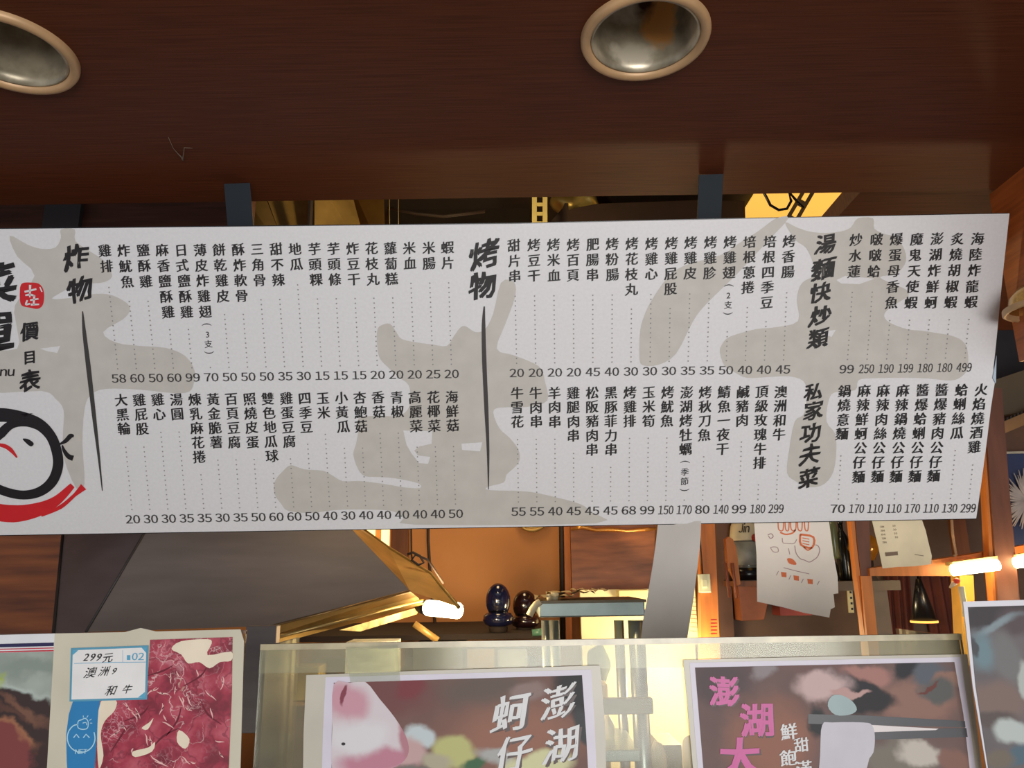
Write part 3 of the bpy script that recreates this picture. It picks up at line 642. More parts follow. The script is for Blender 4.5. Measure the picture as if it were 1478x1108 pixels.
def ramp(src, stops):
    r = N.new('ShaderNodeValToRGB'); e = r.color_ramp.elements
    while len(e) < len(stops): e.new(.5)
    for k, (p_, c_) in enumerate(stops): e[k].position = p_; e[k].color = (*lin(c_), 1) if isinstance(c_, tuple) else (c_, c_, c_, 1)
    L.new(src, r.inputs[0]); return r.outputs[0]
def mixc(f, a_, c_):
    m_ = N.new('ShaderNodeMix'); m_.data_type = 'RGBA'; L.new(f, m_.inputs[0]); L.new(a_, m_.inputs[6])
    if isinstance(c_, tuple): m_.inputs[7].default_value = (*lin(c_), 1)
    else: L.new(c_, m_.inputs[7])
    return m_.outputs[2]
basec = ramp(nz.outputs[0], [(.35, (118, 26, 44)), (.5, (158, 44, 64)), (.66, (184, 84, 98))])
v1 = N.new('ShaderNodeTexVoronoi'); v1.feature = 'DISTANCE_TO_EDGE'; v1.inputs['Scale'].default_value = 20; L.new(wv.outputs[0], v1.inputs['Vector'])
v2 = N.new('ShaderNodeTexVoronoi'); v2.feature = 'DISTANCE_TO_EDGE'; v2.inputs['Scale'].default_value = 90; L.new(wv.outputs[0], v2.inputs['Vector'])
n2 = N.new('ShaderNodeTexNoise'); n2.inputs['Scale'].default_value = 18; L.new(uvn.outputs[0], n2.inputs['Vector'])
n3 = N.new('ShaderNodeTexNoise'); n3.inputs['Scale'].default_value = 13; n3.inputs['Detail'].default_value = 3; L.new(wv.outputs[0], n3.inputs['Vector'])
mu = N.new('ShaderNodeMath'); mu.operation = 'MULTIPLY'
L.new(ramp(v2.outputs['Distance'], [(.0, .8), (.08, .0)]), mu.inputs[0]); L.new(ramp(n2.outputs[0], [(.5, .0), (.66, .7)]), mu.inputs[1])
cc = mixc(mu.outputs[0], basec, (232, 186, 190))
cc = mixc(ramp(v1.outputs['Distance'], [(.0, .7), (.05, .0)]), cc, (112, 24, 42))
mu3 = N.new('ShaderNodeMath'); mu3.operation = 'MULTIPLY'
v3 = N.new('ShaderNodeTexVoronoi'); v3.feature = 'DISTANCE_TO_EDGE'; v3.inputs['Scale'].default_value = 34; L.new(wv.outputs[0], v3.inputs['Vector'])
L.new(ramp(v3.outputs['Distance'], [(.0, .9), (.035, .0)]), mu3.inputs[0]); L.new(ramp(n3.outputs[0], [(.50, .0), (.60, .9)]), mu3.inputs[1])
cc = mixc(mu3.outputs[0], cc, (238, 206, 200))
cc = mixc(ramp(n3.outputs[0], [(.64, .0), (.67, 1.)]), cc, (226, 210, 184))
L.new(cc, b_.inputs['Base Color'])
picture(pl, t, [(217, 923), (336, 919), (335, 1000), (325, 1240), (132, 1240), (138, 1100), (145, 1008), (212, 1009)], M)
fat = flat('cream_fat_print', (228, 214, 190), .35)
for g in ([(262, 925), (300, 922), (306, 928), (300, 945), (334, 940), (334, 953), (318, 955), (303, 964), (288, 955), (272, 957), (262, 944), (248, 936)], [(146, 1012), (168, 1010), (166, 1025), (152, 1040), (146, 1060), (150, 1090), (143, 1108), (141, 1060)], [(259, 1053), (274, 1066), (268, 1080), (256, 1070)], [(192, 1084), (215, 1078), (224, 1070), (220, 1084), (196, 1092)], [(205, 1050), (216, 1042), (222, 1036), (214, 1052)]):
    polyp(pl, t, smooth_poly(g), fat, .0010, 'fat_print')
rv = random.Random(11); m2 = MB()
for k in range(34):
    x = rv.uniform(160, 325); y = rv.uniform(962, 1104)
    if x < 218 and y < 1012: continue
    an = rv.choice((1.0, 1.2, 2.2, .6)) + rv.uniform(-.3, .3); ln_ = rv.uniform(7, 22); p_ = [(x, y)]
    for q_ in range(4): an += rv.uniform(-.5, .5); x += math.cos(an)*ln_/4; y += math.sin(an)*ln_/4; p_.append((min(x, 330), y))
    stroke(m2, pl, p_, [.5, 1.6, 2.2, 1.4, .4], .0009 + k*.000003, 3)
    if k % 2: stroke(m2, pl, [p_[2], (p_[2][0] + rv.uniform(-7, 7), p_[2][1] - rv.uniform(2, 7))], [1.4, .4], .0009 + k*.000003, 1)
m2.build('marbling_print', flat('pale_vein_print', (222, 176, 170), .4), t, smooth=False, kind='stuff')
m2 = MB()
for p_ in ([(212, 975), (235, 968), (250, 960)], [(265, 990), (290, 975), (300, 960)], [(180, 1040), (205, 1030), (215, 1018)], [(262, 1020), (256, 1040), (240, 1062)], [(215, 1085), (236, 1062), (260, 1050)], [(290, 1010), (300, 1030), (320, 1045)], [(160, 1085), (175, 1062), (182, 1050)]):
    stroke(m2, pl, p_, [1, 3, 1], .00088, 4)
m2.build('fold_print', flat('dark_red_print', (104, 26, 40), .4), t, smooth=False)
blue = flat('blue_band_ink', (42, 122, 176), .4)
polyp(pl, t, [(108, 1005), (145, 1008), (141, 1060), (137, 1108), (132, 1240), (108, 1240), (97, 1100), (96, 1060), (100, 1030)], blue, .0009, 'blue_band')
tl = flat('pale_line_ink', (170, 206, 222), .4); m2 = MB()
stroke(m2, pl, [(113, 1045)] + [(118 + 20*math.sin(a_), 1064 - 21*math.cos(a_)) for a_ in [-.6 - .45*k for k in range(12)]][0:11], [1.6]*12, .0012, 3)
stroke(m2, pl, [(107, 1064), (111, 1059), (115, 1064)], [1.6]*3, .0012, 1); stroke(m2, pl, [(121, 1064), (125, 1059), (130, 1064)], [1.6]*3, .0012, 1)
stroke(m2, pl, smooth_poly([(113, 1046), (114, 1040), (119, 1038), (124, 1036), (128, 1041), (127, 1050), (120, 1052), (114, 1050)]) + [(113, 1046)], [1.4]*25, .0012, 1)
stroke(m2, pl, [(120, 1043), (125, 1042), (126, 1046)], [1.2]*3, .0012, 2)
for a_, b2 in (((121, 1035), (121, 1032)), ((126, 1035), (128, 1032)), ((130, 1039), (133, 1037)), ((131, 1043), (134, 1043))): stroke(m2, pl, [a_, b2], [1.2, 1], .0012, 1)
number(m2, pl, 'NET', 118, 1084, 17, 9, h=.0012)
m2.build('round_face_emblem', tl, t, smooth=False)
polyp(pl, t, [(103, 935), (215, 931), (213, 1009), (101, 1012)], flat('teal_card_line', (88, 150, 176), .4), .0012, 'card_border')
cardm = flat('card_paper', (226, 224, 222), .4)
polyp(pl, t, [(106, 938), (212, 934), (210, 1006), (104, 1009)], cardm, .0014, 'price_card')
m2 = MB()
for g in ([(106, 938), (114, 938), (106, 945)], [(205, 934), (212, 934), (212, 942)], [(210, 998), (210, 1006), (200, 1006)]): fill(m2, pl, g, .0016)
stroke(m2, pl, [(108, 957), (160, 955.5), (211, 955)], [.8]*3, .0016, 1); stroke(m2, pl, [(178, 938), (178, 955)], [.5, .5], .0016, 1)
number(m2, pl, '02', 200, 947, 17, 14, h=.0016, off=.0); fill(m2, pl, [(184, 945), (189, 945), (189, 952), (184, 952)], .0016)
m2.build('card_print', flat('teal_print', (86, 160, 192), .4), t, smooth=False)
m2 = MB()
for k, c in enumerate('299'): put(m2, pl, c, 126 + k*9, 948, 15, h=.0017, bold=.04, off=0, rise=0, slant=.3, bbox=True)
put(m2, pl, '元', 157, 948.5, 15, h=.0017, bold=.03, rise=.1, warp=.02, slant=.15)
for c, x, y, s in (('澳', 132, 970, 17), ('洲', 152, 968, 15), ('和', 162, 996, 16), ('牛', 185, 994, 14)): put(m2, pl, c, x, y, s, s, h=.0017, bold=.02, off=0, rise=.1, slant=.3, warp=.02)
put(m2, pl, '9', 166, 968, 13, h=.0017, bold=.03, off=0, slant=.4, bbox=True)
m2.build('handwriting', ink, t, smooth=False)

# ================================================================ PAPERS HANGING FROM THE BOARD
def hanging(name, label, cat, pts_l, pts_r, Y0, mt, lean=.0, curl=.01, seed=0, label_part=None):
    """a sheet through matching left and right px points, hanging on the plane Y0 with gentle curl"""
    mb = MB(); n = len(pts_l); cols = 6; f = []
    for i in range(n):
        for j in range(cols + 1):
            k = j / cols; x = pts_l[i][0] + (pts_r[i][0]-pts_l[i][0])*k; y = pts_l[i][1] + (pts_r[i][1]-pts_l[i][1])*k
            Y = Y0 + lean * i / (n-1) + curl * math.sin(i*.8 + k*2.5 + seed)
            mb.v.append(PY(x, y, Y))
    for i in range(n-1):
        for j in range(cols): a_ = i*(cols+1)+j; f.append((a_, a_+1, a_+cols+2, a_+cols+1))
    m_ = len(mb.v); mb.v += [p + Vector((0, .0006, 0)) for p in mb.v]; mb.f = f + [tuple(reversed([q_ + m_ for q_ in p])) for p in f]
    mb.smooth = True
    return mb
Yp = 1.478
mb = hanging('', '', '', [(950, 752), (947, 780), (943, 810), (938, 840), (933, 870), (928, 895), (925, 922)], [(1012, 752), (1011, 780), (1008, 810), (1004, 840), (1000, 870), (996, 895), (992, 922)], Yp, None, curl=.006, seed=1)
mb.build('hanging_paper_strip', mat('grey_paper', (196, 190, 184), .7, var=.04), None, 'blank grey paper strip hanging under the board, in front of the bright cream wall', 'paper', smooth=True)
# doodle sheet
t = thing('doodle_sheet', 'white sheet with an orange doodle of a cloud and a leaf, hanging under the board', 'paper', PY(1150, 752, Yp + .01))
pld = Plane((0, Yp + .012, 1.6), 0, t)
pld.sheet([(1088, 748), (1196, 748), (1199, 770), (1203, 800), (1209, 832), (1210, 856), (1203, 857), (1205, 876), (1199, 879), (1197, 891), (1160, 884), (1130, 876), (1093, 868), (1092, 800)], -.0008, 0).build('sheet', mat('warm_white_paper', (236, 224, 210), .7, var=.04), t, smooth=False)
or1 = flat('orange_ink', (222, 112, 62), .6); or2 = flat('pale_orange_ink', (214, 152, 132), .6); pl1 = flat('mauve_line_ink', (172, 138, 136), .6)
m2 = MB()
for k, (x0, x1) in enumerate(((1123, 1130), (1133, 1138), (1141, 1148), (1151, 1157), (1161, 1166))):
    stroke(m2, pld, [(x0, 752), (x0 + 1, 764), (x1, 765), (x1 + 1, 752)], [1.6]*4, .0006, 3)
stroke(m2, pld, [(1126, 768), (1134, 771), (1144, 769), (1148, 764)], [2.2]*4, .0006, 3)
stroke(m2, pld, [(1155, 771), (1174, 775), (1172, 790), (1156, 786), (1155, 771)], [3]*5, .0006, 3)
for y in (776, 780, 784): stroke(m2, pld, [(1158, y), (1168, y + 2)], [1.3, 1.3], .0006, 1)
stroke(m2, pld, [(1160, 789), (1166, 794), (1172, 790)], [2]*3, .0006, 2)
fill(m2, pld, smooth_poly([(1136, 806), (1143, 806), (1149, 812), (1148, 815), (1139, 813)]), .0006)
for (x, y) in ((1131, 829), (1149, 834), (1169, 839)): fill(m2, pld, [(x-4, y-4), (x+4, y-3), (x+4, y+4), (x-3, y+3)], .0006)
m2.build('orange_print', or1, t, smooth=False)
m2 = MB()
stroke(m2, pld, [(1147, 787), (1149, 798), (1155, 806), (1161, 808), (1168, 811), (1174, 808), (1180, 803), (1183, 794), (1181, 788), (1177, 786)], [1.2]*10, .0005, 4)
stroke(m2, pld, [(1129, 776), (1130, 783), (1136, 784), (1146, 784), (1150, 778)], [1]*5, .0005, 3)
stroke(m2, pld, [(1112, 790), (1116, 796), (1123, 796), (1122, 790), (1116, 789), (1112, 790)], [1]*6, .0005, 3)
stroke(m2, pld, [(1108, 772), (1113, 770), (1116, 774), (1112, 777), (1109, 773)], [1.3]*5, .0005, 3)
stroke(m2, pld, [(1138, 791), (1139, 796), (1140, 800)], [1]*3, .0005, 2)
stroke(m2, pld, [(1131, 819), (1150, 824), (1168, 828)], [1]*3, .0005, 1)
for (x, y) in ((1122, 827), (1140, 833), (1158, 838), (1181, 841)): stroke(m2, pld, [(x+1.5, y-3), (x-1.5, y+3)], [1, 1], .0005, 1)
m2.build('line_print', pl1, t, smooth=False)
# receipt
t = thing('receipt', 'cream printed receipt hanging from the right end of the board over the wooden shelf beam', 'receipt', PY(1305, 752, Yp + .005))
plr = Plane((0, Yp + .008, 1.6), 0, t)
plr.sheet([(1258, 748), (1330, 748), (1336, 765), (1340, 782), (1345, 802), (1344, 814), (1320, 817), (1295, 818), (1274, 820), (1268, 790)], -.0008, 0).build('sheet', mat('cream_receipt_paper', (226, 208, 172), .7, var=.08, scale=14), t, smooth=False)
m2 = MB()
for k in range(5): 
    number(m2, plr, '1284'[k % 3:] , 1273 + k*.9, 760 + k*5.6, 6, 3.6, h=.0006)
    if k < 4: number(m2, plr, '10', 1290 + k*1.2, 758.5 + k*5.5, 4.5, 3.6, h=.0006)
fill(m2, plr, [(1277, 797), (1295.5, 795.5), (1296, 801), (1278, 802.5)], .0006); stroke(m2, plr, [(1320, 800), (1333, 802)], [.9, .9], .0006, 1)
m2.build('print', flat('receipt_ink', (128, 104, 84), .7), t, smooth=False)

# ================================================================ KITCHEN, LEFT: EXHAUST HOOD
hood = thing('exhaust_hood', 'large dark grey sheet metal exhaust hood behind the left half of the board', 'exhaust hood', PY(300, 905, 1.9))
def on_plane(P, Q, S, x, y): n_ = (Q - P).cross(S - P); r = ray(x, y); return EYE + r * ((P - EYE).dot(n_) / r.dot(n_))
S1 = PY(124, 912, 1.80); C1 = PY(592, 853, 2.15); S0 = PY(255, 690, 2.02)
B1_ = on_plane(S1, C1, S0, 395, 903); T0 = on_plane(S1, C1, S0, 437, 690); A1 = PY(78, 916, 1.90); A0 = on_plane(S0, S1, A1, 99, 690)
hb = MB(); upz = Vector((0, .05, .3)); e_ = Vector((0, .012, 0))
v = [A1, S1, B1_, C1, T0, S0, A0]
hb.add(v, [(0, 1, 5, 6), (1, 2, 3, 4, 5)]); hb.add([p + e_ for p in v], [(6, 5, 1, 0), (5, 4, 3, 2, 1)])
hb.add([A1, A0, A1 + e_, A0 + e_], [(0, 1, 3, 2)]); hb.add([B1_, C1, B1_ + e_, C1 + e_], [(0, 2, 3, 1)])
hb.build('hood_front', grey_steel, hood, smooth=False)
hc_ = MB().box((A0.x, 2.1, A0.z - .01), (PY(340, 300, 2.1).x, 2.24, 3.12)); hc_.build('chimney_box', grey_steel, hood)
MB().tube([A0 + Vector((0, -.003, 0)), A1 + Vector((0, -.003, 0))], .004, 6).build('side_trim', dark, hood)
MB().tube([S0, S1], .0032, 6).build('seam', mat('seam_shadow_steel', (74, 70, 70), .5, .5), hood)
TT = PY(662, 876, 2.2); Bk = PY(500, 700, 3.0); tb = PY(480, 700, 2.65)
MB().add([C1, TT, PY(622, 828, 2.4), PY(560, 790, 2.6), PY(498, 745, 2.8), PY(480, 740, 2.3)], [(0, 1, 2), (0, 2, 3), (0, 3, 5), (3, 4, 5)]).build('hood_side', gold_metal, hood, smooth=False)
rim = MB(); rim.tube([TT, PY(640, 850, 2.3), PY(622, 828, 2.4), PY(560, 790, 2.6), PY(498, 745, 2.8)], .006, 6); rim.build('side_rim', gold_metal, hood)
MB().tube([B1_ + Vector((0, -.002, 0)), C1 + Vector((0, -.002, 0))], .004, 6).build('lower_rim', mat('rim_steel', (150, 120, 80), .35, .8), hood)
# trough below
D1, D2 = PY(395, 930, 1.9), PY(612, 872, 2.25)
MB().add([B1_, C1, PY(602, 861, 2.22), PY(395, 916, 1.92)], [(0, 1, 2, 3)]).add([PY(395, 916, 1.92), PY(602, 861, 2.22), D2, D1], [(0, 1, 2, 3)]).build('grease_trough', gold_metal, hood, smooth=False)
MB().tube([PY(395, 921, 1.89), PY(610, 866, 2.2)], .0035, 6).build('trough_rim', mat('bright_rim', (226, 196, 130), .3, .7), hood)
MB().add([PY(490, 909, 2.1), PY(604, 876, 2.5), PY(602, 886, 2.5), PY(520, 911, 2.2)], [(0, 1, 2, 3)]).add([PY(490, 909, 2.104), PY(604, 876, 2.504), PY(602, 886, 2.504), PY(520, 911, 2.204)], [(3, 2, 1, 0)]).build('stained_lip', mat('peeling_lip', (206, 170, 104), .6, var=.5, scale=26), hood, smooth=False)
bpx(350, 903, 395, 1058, 1.82, .03).build('steel_upright', grey_steel, None, 'narrow grey steel upright panel under the left part of the exhaust hood', 'panel', bevel=.002)
# fluorescent lamp at the hood's tip
t = thing('fluorescent_lamp', 'short glowing lamp at the right tip of the exhaust hood', 'lamp', PY(637, 884, 2.42))
a_, b2 = PY(618, 877, 2.30), PY(661, 881, 2.22)
glow = mat('lamp_glow', (255, 236, 190), .5, var=0, emit=(1, .82, .45), es=16)
MB().tube([a_, b2], .022, 14).build('tube', glow, t)
MB().tube([PY(603, 876, 2.33), PY(618, 877, 2.30)], [.012, .024], 12).build('end_cap', dark, t)
MB().tube([PY(598, 900, 2.6), PY(632, 924, 2.6)], .012, 6).build('bracket', gold_metal, t)
# back wall: pipes, cables, wall fixtures
def pipe(name, label, cat, pts, Y, r, mt, **k): return MB().tube([PY(x, y, Y) for x, y in pts], r, 10).build(name, mt, None, label, cat, **k)
cab = mat('dark_cable', (54, 40, 34), .6)
pipe('wall_pipe', 'dark vertical pipe on the ochre wall left of the brown panel', 'pipe', [(808, 640), (811, 760), (813, 930)], 3.60, .014, cab)
pipe('wall_cable', 'thicker black cable hanging down the back wall beside the hood', 'cable', [(617, 640), (618, 780), (621, 830), (628, 900), (630, 960)], 3.62, .007, cab)
pipe('wall_cable', 'thin black cable left of the thicker cable on the back wall', 'cable', [(592, 640), (594, 800), (596, 815)], 3.62, .004, cab)
pipe('coiled_wire', 'small coil of wire hanging on the hood side by the cables', 'wire', [(588, 800), (596, 797), (606, 802), (612, 812), (604, 815), (594, 808), (600, 800), (618, 808), (640, 842)], 2.42, .004, cab)
bpx(500, 700, 541, 793, 3.68, .02).build('bright_window_strip', mat('glow_panel', (255, 236, 170), .6, var=0, emit=(1, .78, .36), es=1.6), None, 'glowing yellow strip above the tip of the hood, wider left one', 'light panel', 'glowing strips above the hood')
bpx(551, 700, 562, 790, 3.68, .02).build('bright_window_strip', MATS['glow_panel'], None, 'glowing yellow narrow strip above the tip of the hood, right one', 'light panel', 'glowing strips above the hood')
bpx(565, 640, 590, 830, 3.66, .03).build('wall_post', wood_brown, None, 'brown vertical post on the back wall right of the glowing strips', 'post')
t = thing('wall_clock', 'round dark-rimmed wall fixture with a pink face, only its bottom showing under the board', 'clock', PY(768, 742, 3.68))
wc = PY(768, 742, 3.69)
MB().lathe(wc, [(.085, 0), (.085, .02), (.075, .028), (.068, .02), (.068, .012)], 36, Vector((0, -1, 0))).build('rim', gold_metal, t)
MB().lathe(wc, [(.068, .002), (.068, .010), (0, .010)], 36, Vector((0, -1, 0))).build('face', mat('pink_face', (176, 74, 96), .5), t)

# shelf with helmets
bpx(400, 916, 800, 924, 2.9, .8).build('low_shelf', dark, None, 'dark low shelf carrying the two helmets below the ochre wall', 'shelf')
zs = PY(740, 905, 2.95).z
def helmet(cx, cy, wpx, hpx, Y, m1, label):
    c = PY(cx, cy, Y); sc = (PY(cx + wpx/2, cy, Y) - PY(cx - wpx/2, cy, Y)).length / 2; hh = (PY(cx, cy - hpx/2, Y) - PY(cx, cy + hpx/2, Y)).length / 2
    t = thing('motorcycle_helmet', label, 'helmet', (c.x, Y, c.z - hh), 'helmets on the dark shelf')
    s_ = MB(); s_.ellipsoid(c + Vector((0, .0, hh*.30)), sc*1.05, sc*1.2, hh*.70, 24, 14); s_.build('shell', m1, t)
    vz = MB(); base = []
    for i in range(7):
        for j in range(13):
            a_ = -1.05 + 2.1*j/12; z = hh*(.42 - .62*i/6); rr = math.sqrt(max(.05, 1 - ((z - hh*.3)/(hh*.72))**2))*1.03
            vz.v.append(c + Vector((math.sin(a_)*sc*rr, -math.cos(a_)*sc*1.15*rr, z)))
    for i in range(6):
        for j in range(12): q_ = i*13+j; vz.f.append((q_, q_+1, q_+14, q_+13))
    vz.smooth = True; vz.build('visor', mat('visor_black', (14, 14, 18), .12, spec=.8), t)
    ch = MB(); n = 14; pr2 = []
    for j in range(n + 1): a_ = -1.5 + 3*j/n; pr2.append(c + Vector((math.sin(a_)*sc*.72, -math.cos(a_)*sc*.98, -hh*.40)))
    ch.tube(pr2, hh*.28, 10); ch.build('chin_guard', m1, t)
    MB().lathe(c + Vector((0, 0, -hh*.98)), [(sc*.66, 0), (sc*.78, hh*.12), (sc*.84, hh*.5)], 24).build('neck_roll', dark, t)
    m3 = MB()
    for sx in (-.35, .45): m3.ellipsoid(c + Vector((sc*sx, -sc*1.14, -hh*.42)), sc*.14, sc*.1, hh*.07, 10, 6)
    m3.build('air_vent', mat('brass_vent', (196, 150, 70), .25, .9), t)
helmet(719, 878, 34, 74, 2.99, mat('navy_gloss', (22, 26, 58), .14, spec=.8), 'glossy navy blue helmet, left of the pair on the shelf')
helmet(758, 883, 34, 64, 3.12, mat('black_red_gloss', (36, 18, 22), .16, spec=.8), 'black helmet with a reddish top, right of the pair next to the steel rack')
MB().tube([PY(768, 913, 2.9), PY(787, 911, 2.9)], [.012, .014], 10).build('green_bottle', mat('green_bottle', (92, 140, 120), .3), None, 'small green bottle lying on the shelf right of the helmets', 'bottle')

# brown panel and its shiny tape
t = thing('wooden_board', 'large brown wooden board with shiny tape along its top, behind the steel rack', 'board', PY(885, 860, 3.5))
ppx([(822, 700), (946, 700), (944, 862), (826, 862)], 3.5, .02).build('panel', mat('brown_plywood', (150, 90, 50), .4, var=.25, scale=5, stretch=(1, 1, 7)), t)
mb = MB(); rr = [(824, 764), (840, 760), (860, 765), (880, 764), (905, 766), (930, 764), (947, 763)]
mb.tube([PY(x, y, 3.49) for x, y in rr], [.006, .012, .008, .011, .007, .01, .006], 6); mb.build('shiny_tape', mat('gold_tape', (230, 160, 80), .2, .6), t)
ppx([(812, 640), (820, 640), (826, 930), (817, 930)], 3.56, .03).build('orange_batten', wood_orange, None, 'bright orange wooden batten beside the dark pipe', 'batten')

# cream wall / fridge zone on the right of the rack
struct(bpx(845, 850, 1013, 1300, 3.3, .05), 'wall_partition', cream)
t = thing('wall_poster', 'cream calendar sheet with faint print on the cream wall, right of the grey paper strip', 'calendar', PY(990, 900, 3.28))
plc = Plane((0, 3.285, 1.6), 0, t)
plc.sheet([(985, 800), (1000, 800), (1008, 930), (985, 930)], -.002, 0).build('sheet', mat('calendar_paper', (236, 226, 180), .6), t, smooth=False)
m2 = MB()
for k in range(9): stroke(m2, plc, [(996, 862 + k*6), (1006, 863 + k*6)], [.8, .8], .001, 1)
m2.build('print', flat('brown_print', (150, 120, 70)), t, smooth=False)
bpx(893, 851, 940, 868, 3.2, .08).build('cream_box', mat('cream_box', (232, 214, 160), .6), None, 'cream cardboard box on the back wall above the steel rack', 'box', bevel=.004)

# steel rack
rack = thing('steel_rack', 'stainless steel rack with a thick grey-blue top, papers on it, behind the acrylic guard', 'rack', PY(855, 1100, 2.3))
rs = mat('blue_grey_steel', (150, 164, 164), .38, .5, var=.12, scale=8)
bpx(778, 868, 931, 890, 2.3, .32).build('top', rs, rack, bevel=.004)
bpx(776, 866, 933, 870, 2.29, .34).build('top_edge', mat('dark_steel_edge', (82, 74, 60), .4, .6), rack)
for (x, r, Y) in ((787, .012, 2.33), (800, .015, 2.36), (918, .024, 2.34), (893, .016, 2.6)):
    xb = PY(x, 895, Y); MB().tube([Vector((xb.x, Y, xb.z)), Vector((xb.x, Y, .55))], r, 12).build('leg', steel, rack)
MB().box((PY(858, 1020, 2.28).x, 2.28, PY(900, 1031, 2.28).z), (PY(943, 1020, 2.28).x, 2.31, PY(900, 1008, 2.28).z)).build('cross_bar', mat('grey_bar', (128, 122, 104), .5, .3), rack, bevel=.003)
bpx(778, 1083, 925, 1100, 2.3, .32).build('lower_shelf', rs, rack, bevel=.003)
zt2 = PY(855, 866, 2.29).z
t = thing('paper_pile', 'crumpled cream papers lying on top of the steel rack', 'papers', (PY(820, 866, 2.4).x, 2.4, zt2))
mb = MB()
for k, (x0, x1, y0, Y) in enumerate(((772, 830, 864, 2.34), (790, 860, 861, 2.42), (826, 880, 863, 2.38))):
    nn = 8; f0 = len(mb.v)
    for i in range(nn + 1):
        for j in range(3):
            x = x0 + (x1 - x0)*i/nn; p = PY(x, y0, Y); mb.v.append(Vector((p.x, Y + .06*j, zt2 + .004 + .008*k + .012*abs(math.sin(i*1.7 + k*2 + j)))))
    for i in range(nn):
        for j in range(2): q_ = f0 + i*3 + j; mb.f.append((q_, q_+3, q_+4, q_+1))
mb.build('sheets', mat('cream_paper', (224, 204, 160), .7), t, smooth=False)
MB().tube([PY(793, 866, 2.35), PY(792, 857, 2.35)], .008, 10).tube([PY(800, 866, 2.36), PY(801, 855, 2.36)], .012, 10).build('small_cup', mat('pale_plastic', (226, 214, 180), .4), None, 'two small pale upright caps on the left of the steel rack top', 'caps')
pipe('hanging_tongs', 'pale tongs end hanging over the left edge of the steel rack', 'tongs', [(780, 868), (774, 872), (768, 880), (764, 888)], 2.27, .010, MATS['pale_plastic'])
# white bag on the rack's lower shelf, and appliance pieces seen through the acrylic
def bag(name, label, x0, y0, x1, y1, Y, mt, cat='bag', seed=1):
    rnd = random.Random(seed); c = PY((x0+x1)/2, (y0+y1)/2, Y); rx = abs(PY(x1, y0, Y).x - PY(x0, y0, Y).x)/2; rz = abs(PY(x0, y0, Y).z - PY(x0, y1, Y).z)/2
    mb = MB().ellipsoid(c, rx, rx*.7, rz, 18, 12)
    for i, p in enumerate(mb.v):
        d = p - c; k = 1 + .10*math.sin(d.x/rx*5 + seed) * math.cos(d.z/rz*4 + seed*2); mb.v[i] = c + Vector((d.x*k, d.y*k, max(d.z*k, -rz*.9)))
    return mb.build(name, mt, None, label, cat)
bag('plastic_bag', 'pale crumpled plastic bag on the lower shelf of the steel rack', 864, 1030, 888, 1084, 2.45, mat('cream_plastic', (228, 214, 180), .4), seed=2)
bag('plastic_bag', 'white crumpled bag standing right of the steel rack leg, through the acrylic', 938, 1068, 962, 1125, 2.5, MATS['cream_plastic'], seed=4)
bag('plastic_bag', 'white crumpled bag beside the left edge of the squid poster', 985, 1060, 1008, 1130, 2.5, MATS['cream_plastic'], seed=5)
bag('dark_bundle', 'dark grey-green bundle behind the acrylic top, between the rack legs', 846, 930, 880, 990, 3.0, mat('dark_green_grey', (70, 76, 66), .7), 'bundle', seed=3)
bpx(955, 1075, 985, 1125, 2.7, .2).build('grey_appliance', mat('grey_box', (140, 134, 110), .5), None, 'grey appliance between the two white bags near the squid poster', 'appliance')
def on_z(x0, y0, x1, Y, zb, depth):
    xm = (x0 + x1)/2; za = PY(xm, y0, Y).z; ym = (y0 + 1000)/2
    return MB().box((PY(x0, ym, Y).x, Y, zb), (PY(x1, ym, Y).x, Y + depth, za))
zc1 = PY(577, 1014, 2.4).z; zc2 = PY(640, 968, 3.0).z; zc3 = PY(840, 988, 2.85).z
bpx(395, 1014, 760, 1300, 2.4, .55).build('kitchen_cabinet', mat('taupe_cabinet', (134, 120, 100), .6, var=.1), None, 'taupe kitchen cabinet low behind the left of the acrylic guard', 'cabinet', bevel=.005)
bpx(400, 968, 780, 1300, 3.0, .5).build('kitchen_cabinet', mat('olive_cabinet', (128, 116, 90), .6, var=.1), None, 'olive kitchen cabinet standing deeper in the kitchen under the dark shelf', 'cabinet', bevel=.005)
bpx(815, 988, 884, 1300, 2.85, .4).build('kitchen_cabinet', mat('beige_cabinet', (168, 150, 116), .6, var=.1), None, 'narrow beige kitchen cabinet between the legs of the steel rack', 'cabinet', bevel=.005)
on_z(498, 926, 570, 2.5, zc1, .12).build('wrapped_stack', mat('pale_stack', (196, 206, 202), .5, var=.2, scale=14, stretch=(1, 1, 5)), None, 'stack of pale wrapped paper under the acrylic edge, left of the orange box', 'stack')
on_z(528, 934, 577, 3.02, zc2, .15).build('orange_box', mat('bright_orange_box', (240, 160, 72), .5), None, 'bright orange box seen through the top of the acrylic', 'box', bevel=.004)
on_z(596, 930, 668, 3.05, zc2, .3).build('shelf_crate', mat('dim_green_grey', (92, 92, 78), .7, var=.4, scale=9), None, 'grey-green box below the dark shelf right of the orange box', 'box')
on_z(674, 936, 714, 3.05, zc2, .15).build('tan_box', mat('tan_card', (170, 134, 84), .6), None, 'small tan cardboard box seen through the acrylic right of the grey-green box', 'box', bevel=.003)
on_z(718, 936, 762, 3.04, zc2, .1).build('grey_canister', mat('pale_grey', (166, 166, 160), .5), None, 'pale grey box seen through the acrylic, left of the rack legs', 'box', bevel=.01)
on_z(395, 962, 460, 2.45, zc1, .1).build('yellow_tray', mat('olive_yellow', (150, 134, 76), .6, var=.2), None, 'olive yellow tray behind the acrylic left of the squid and clams poster', 'tray', bevel=.004)
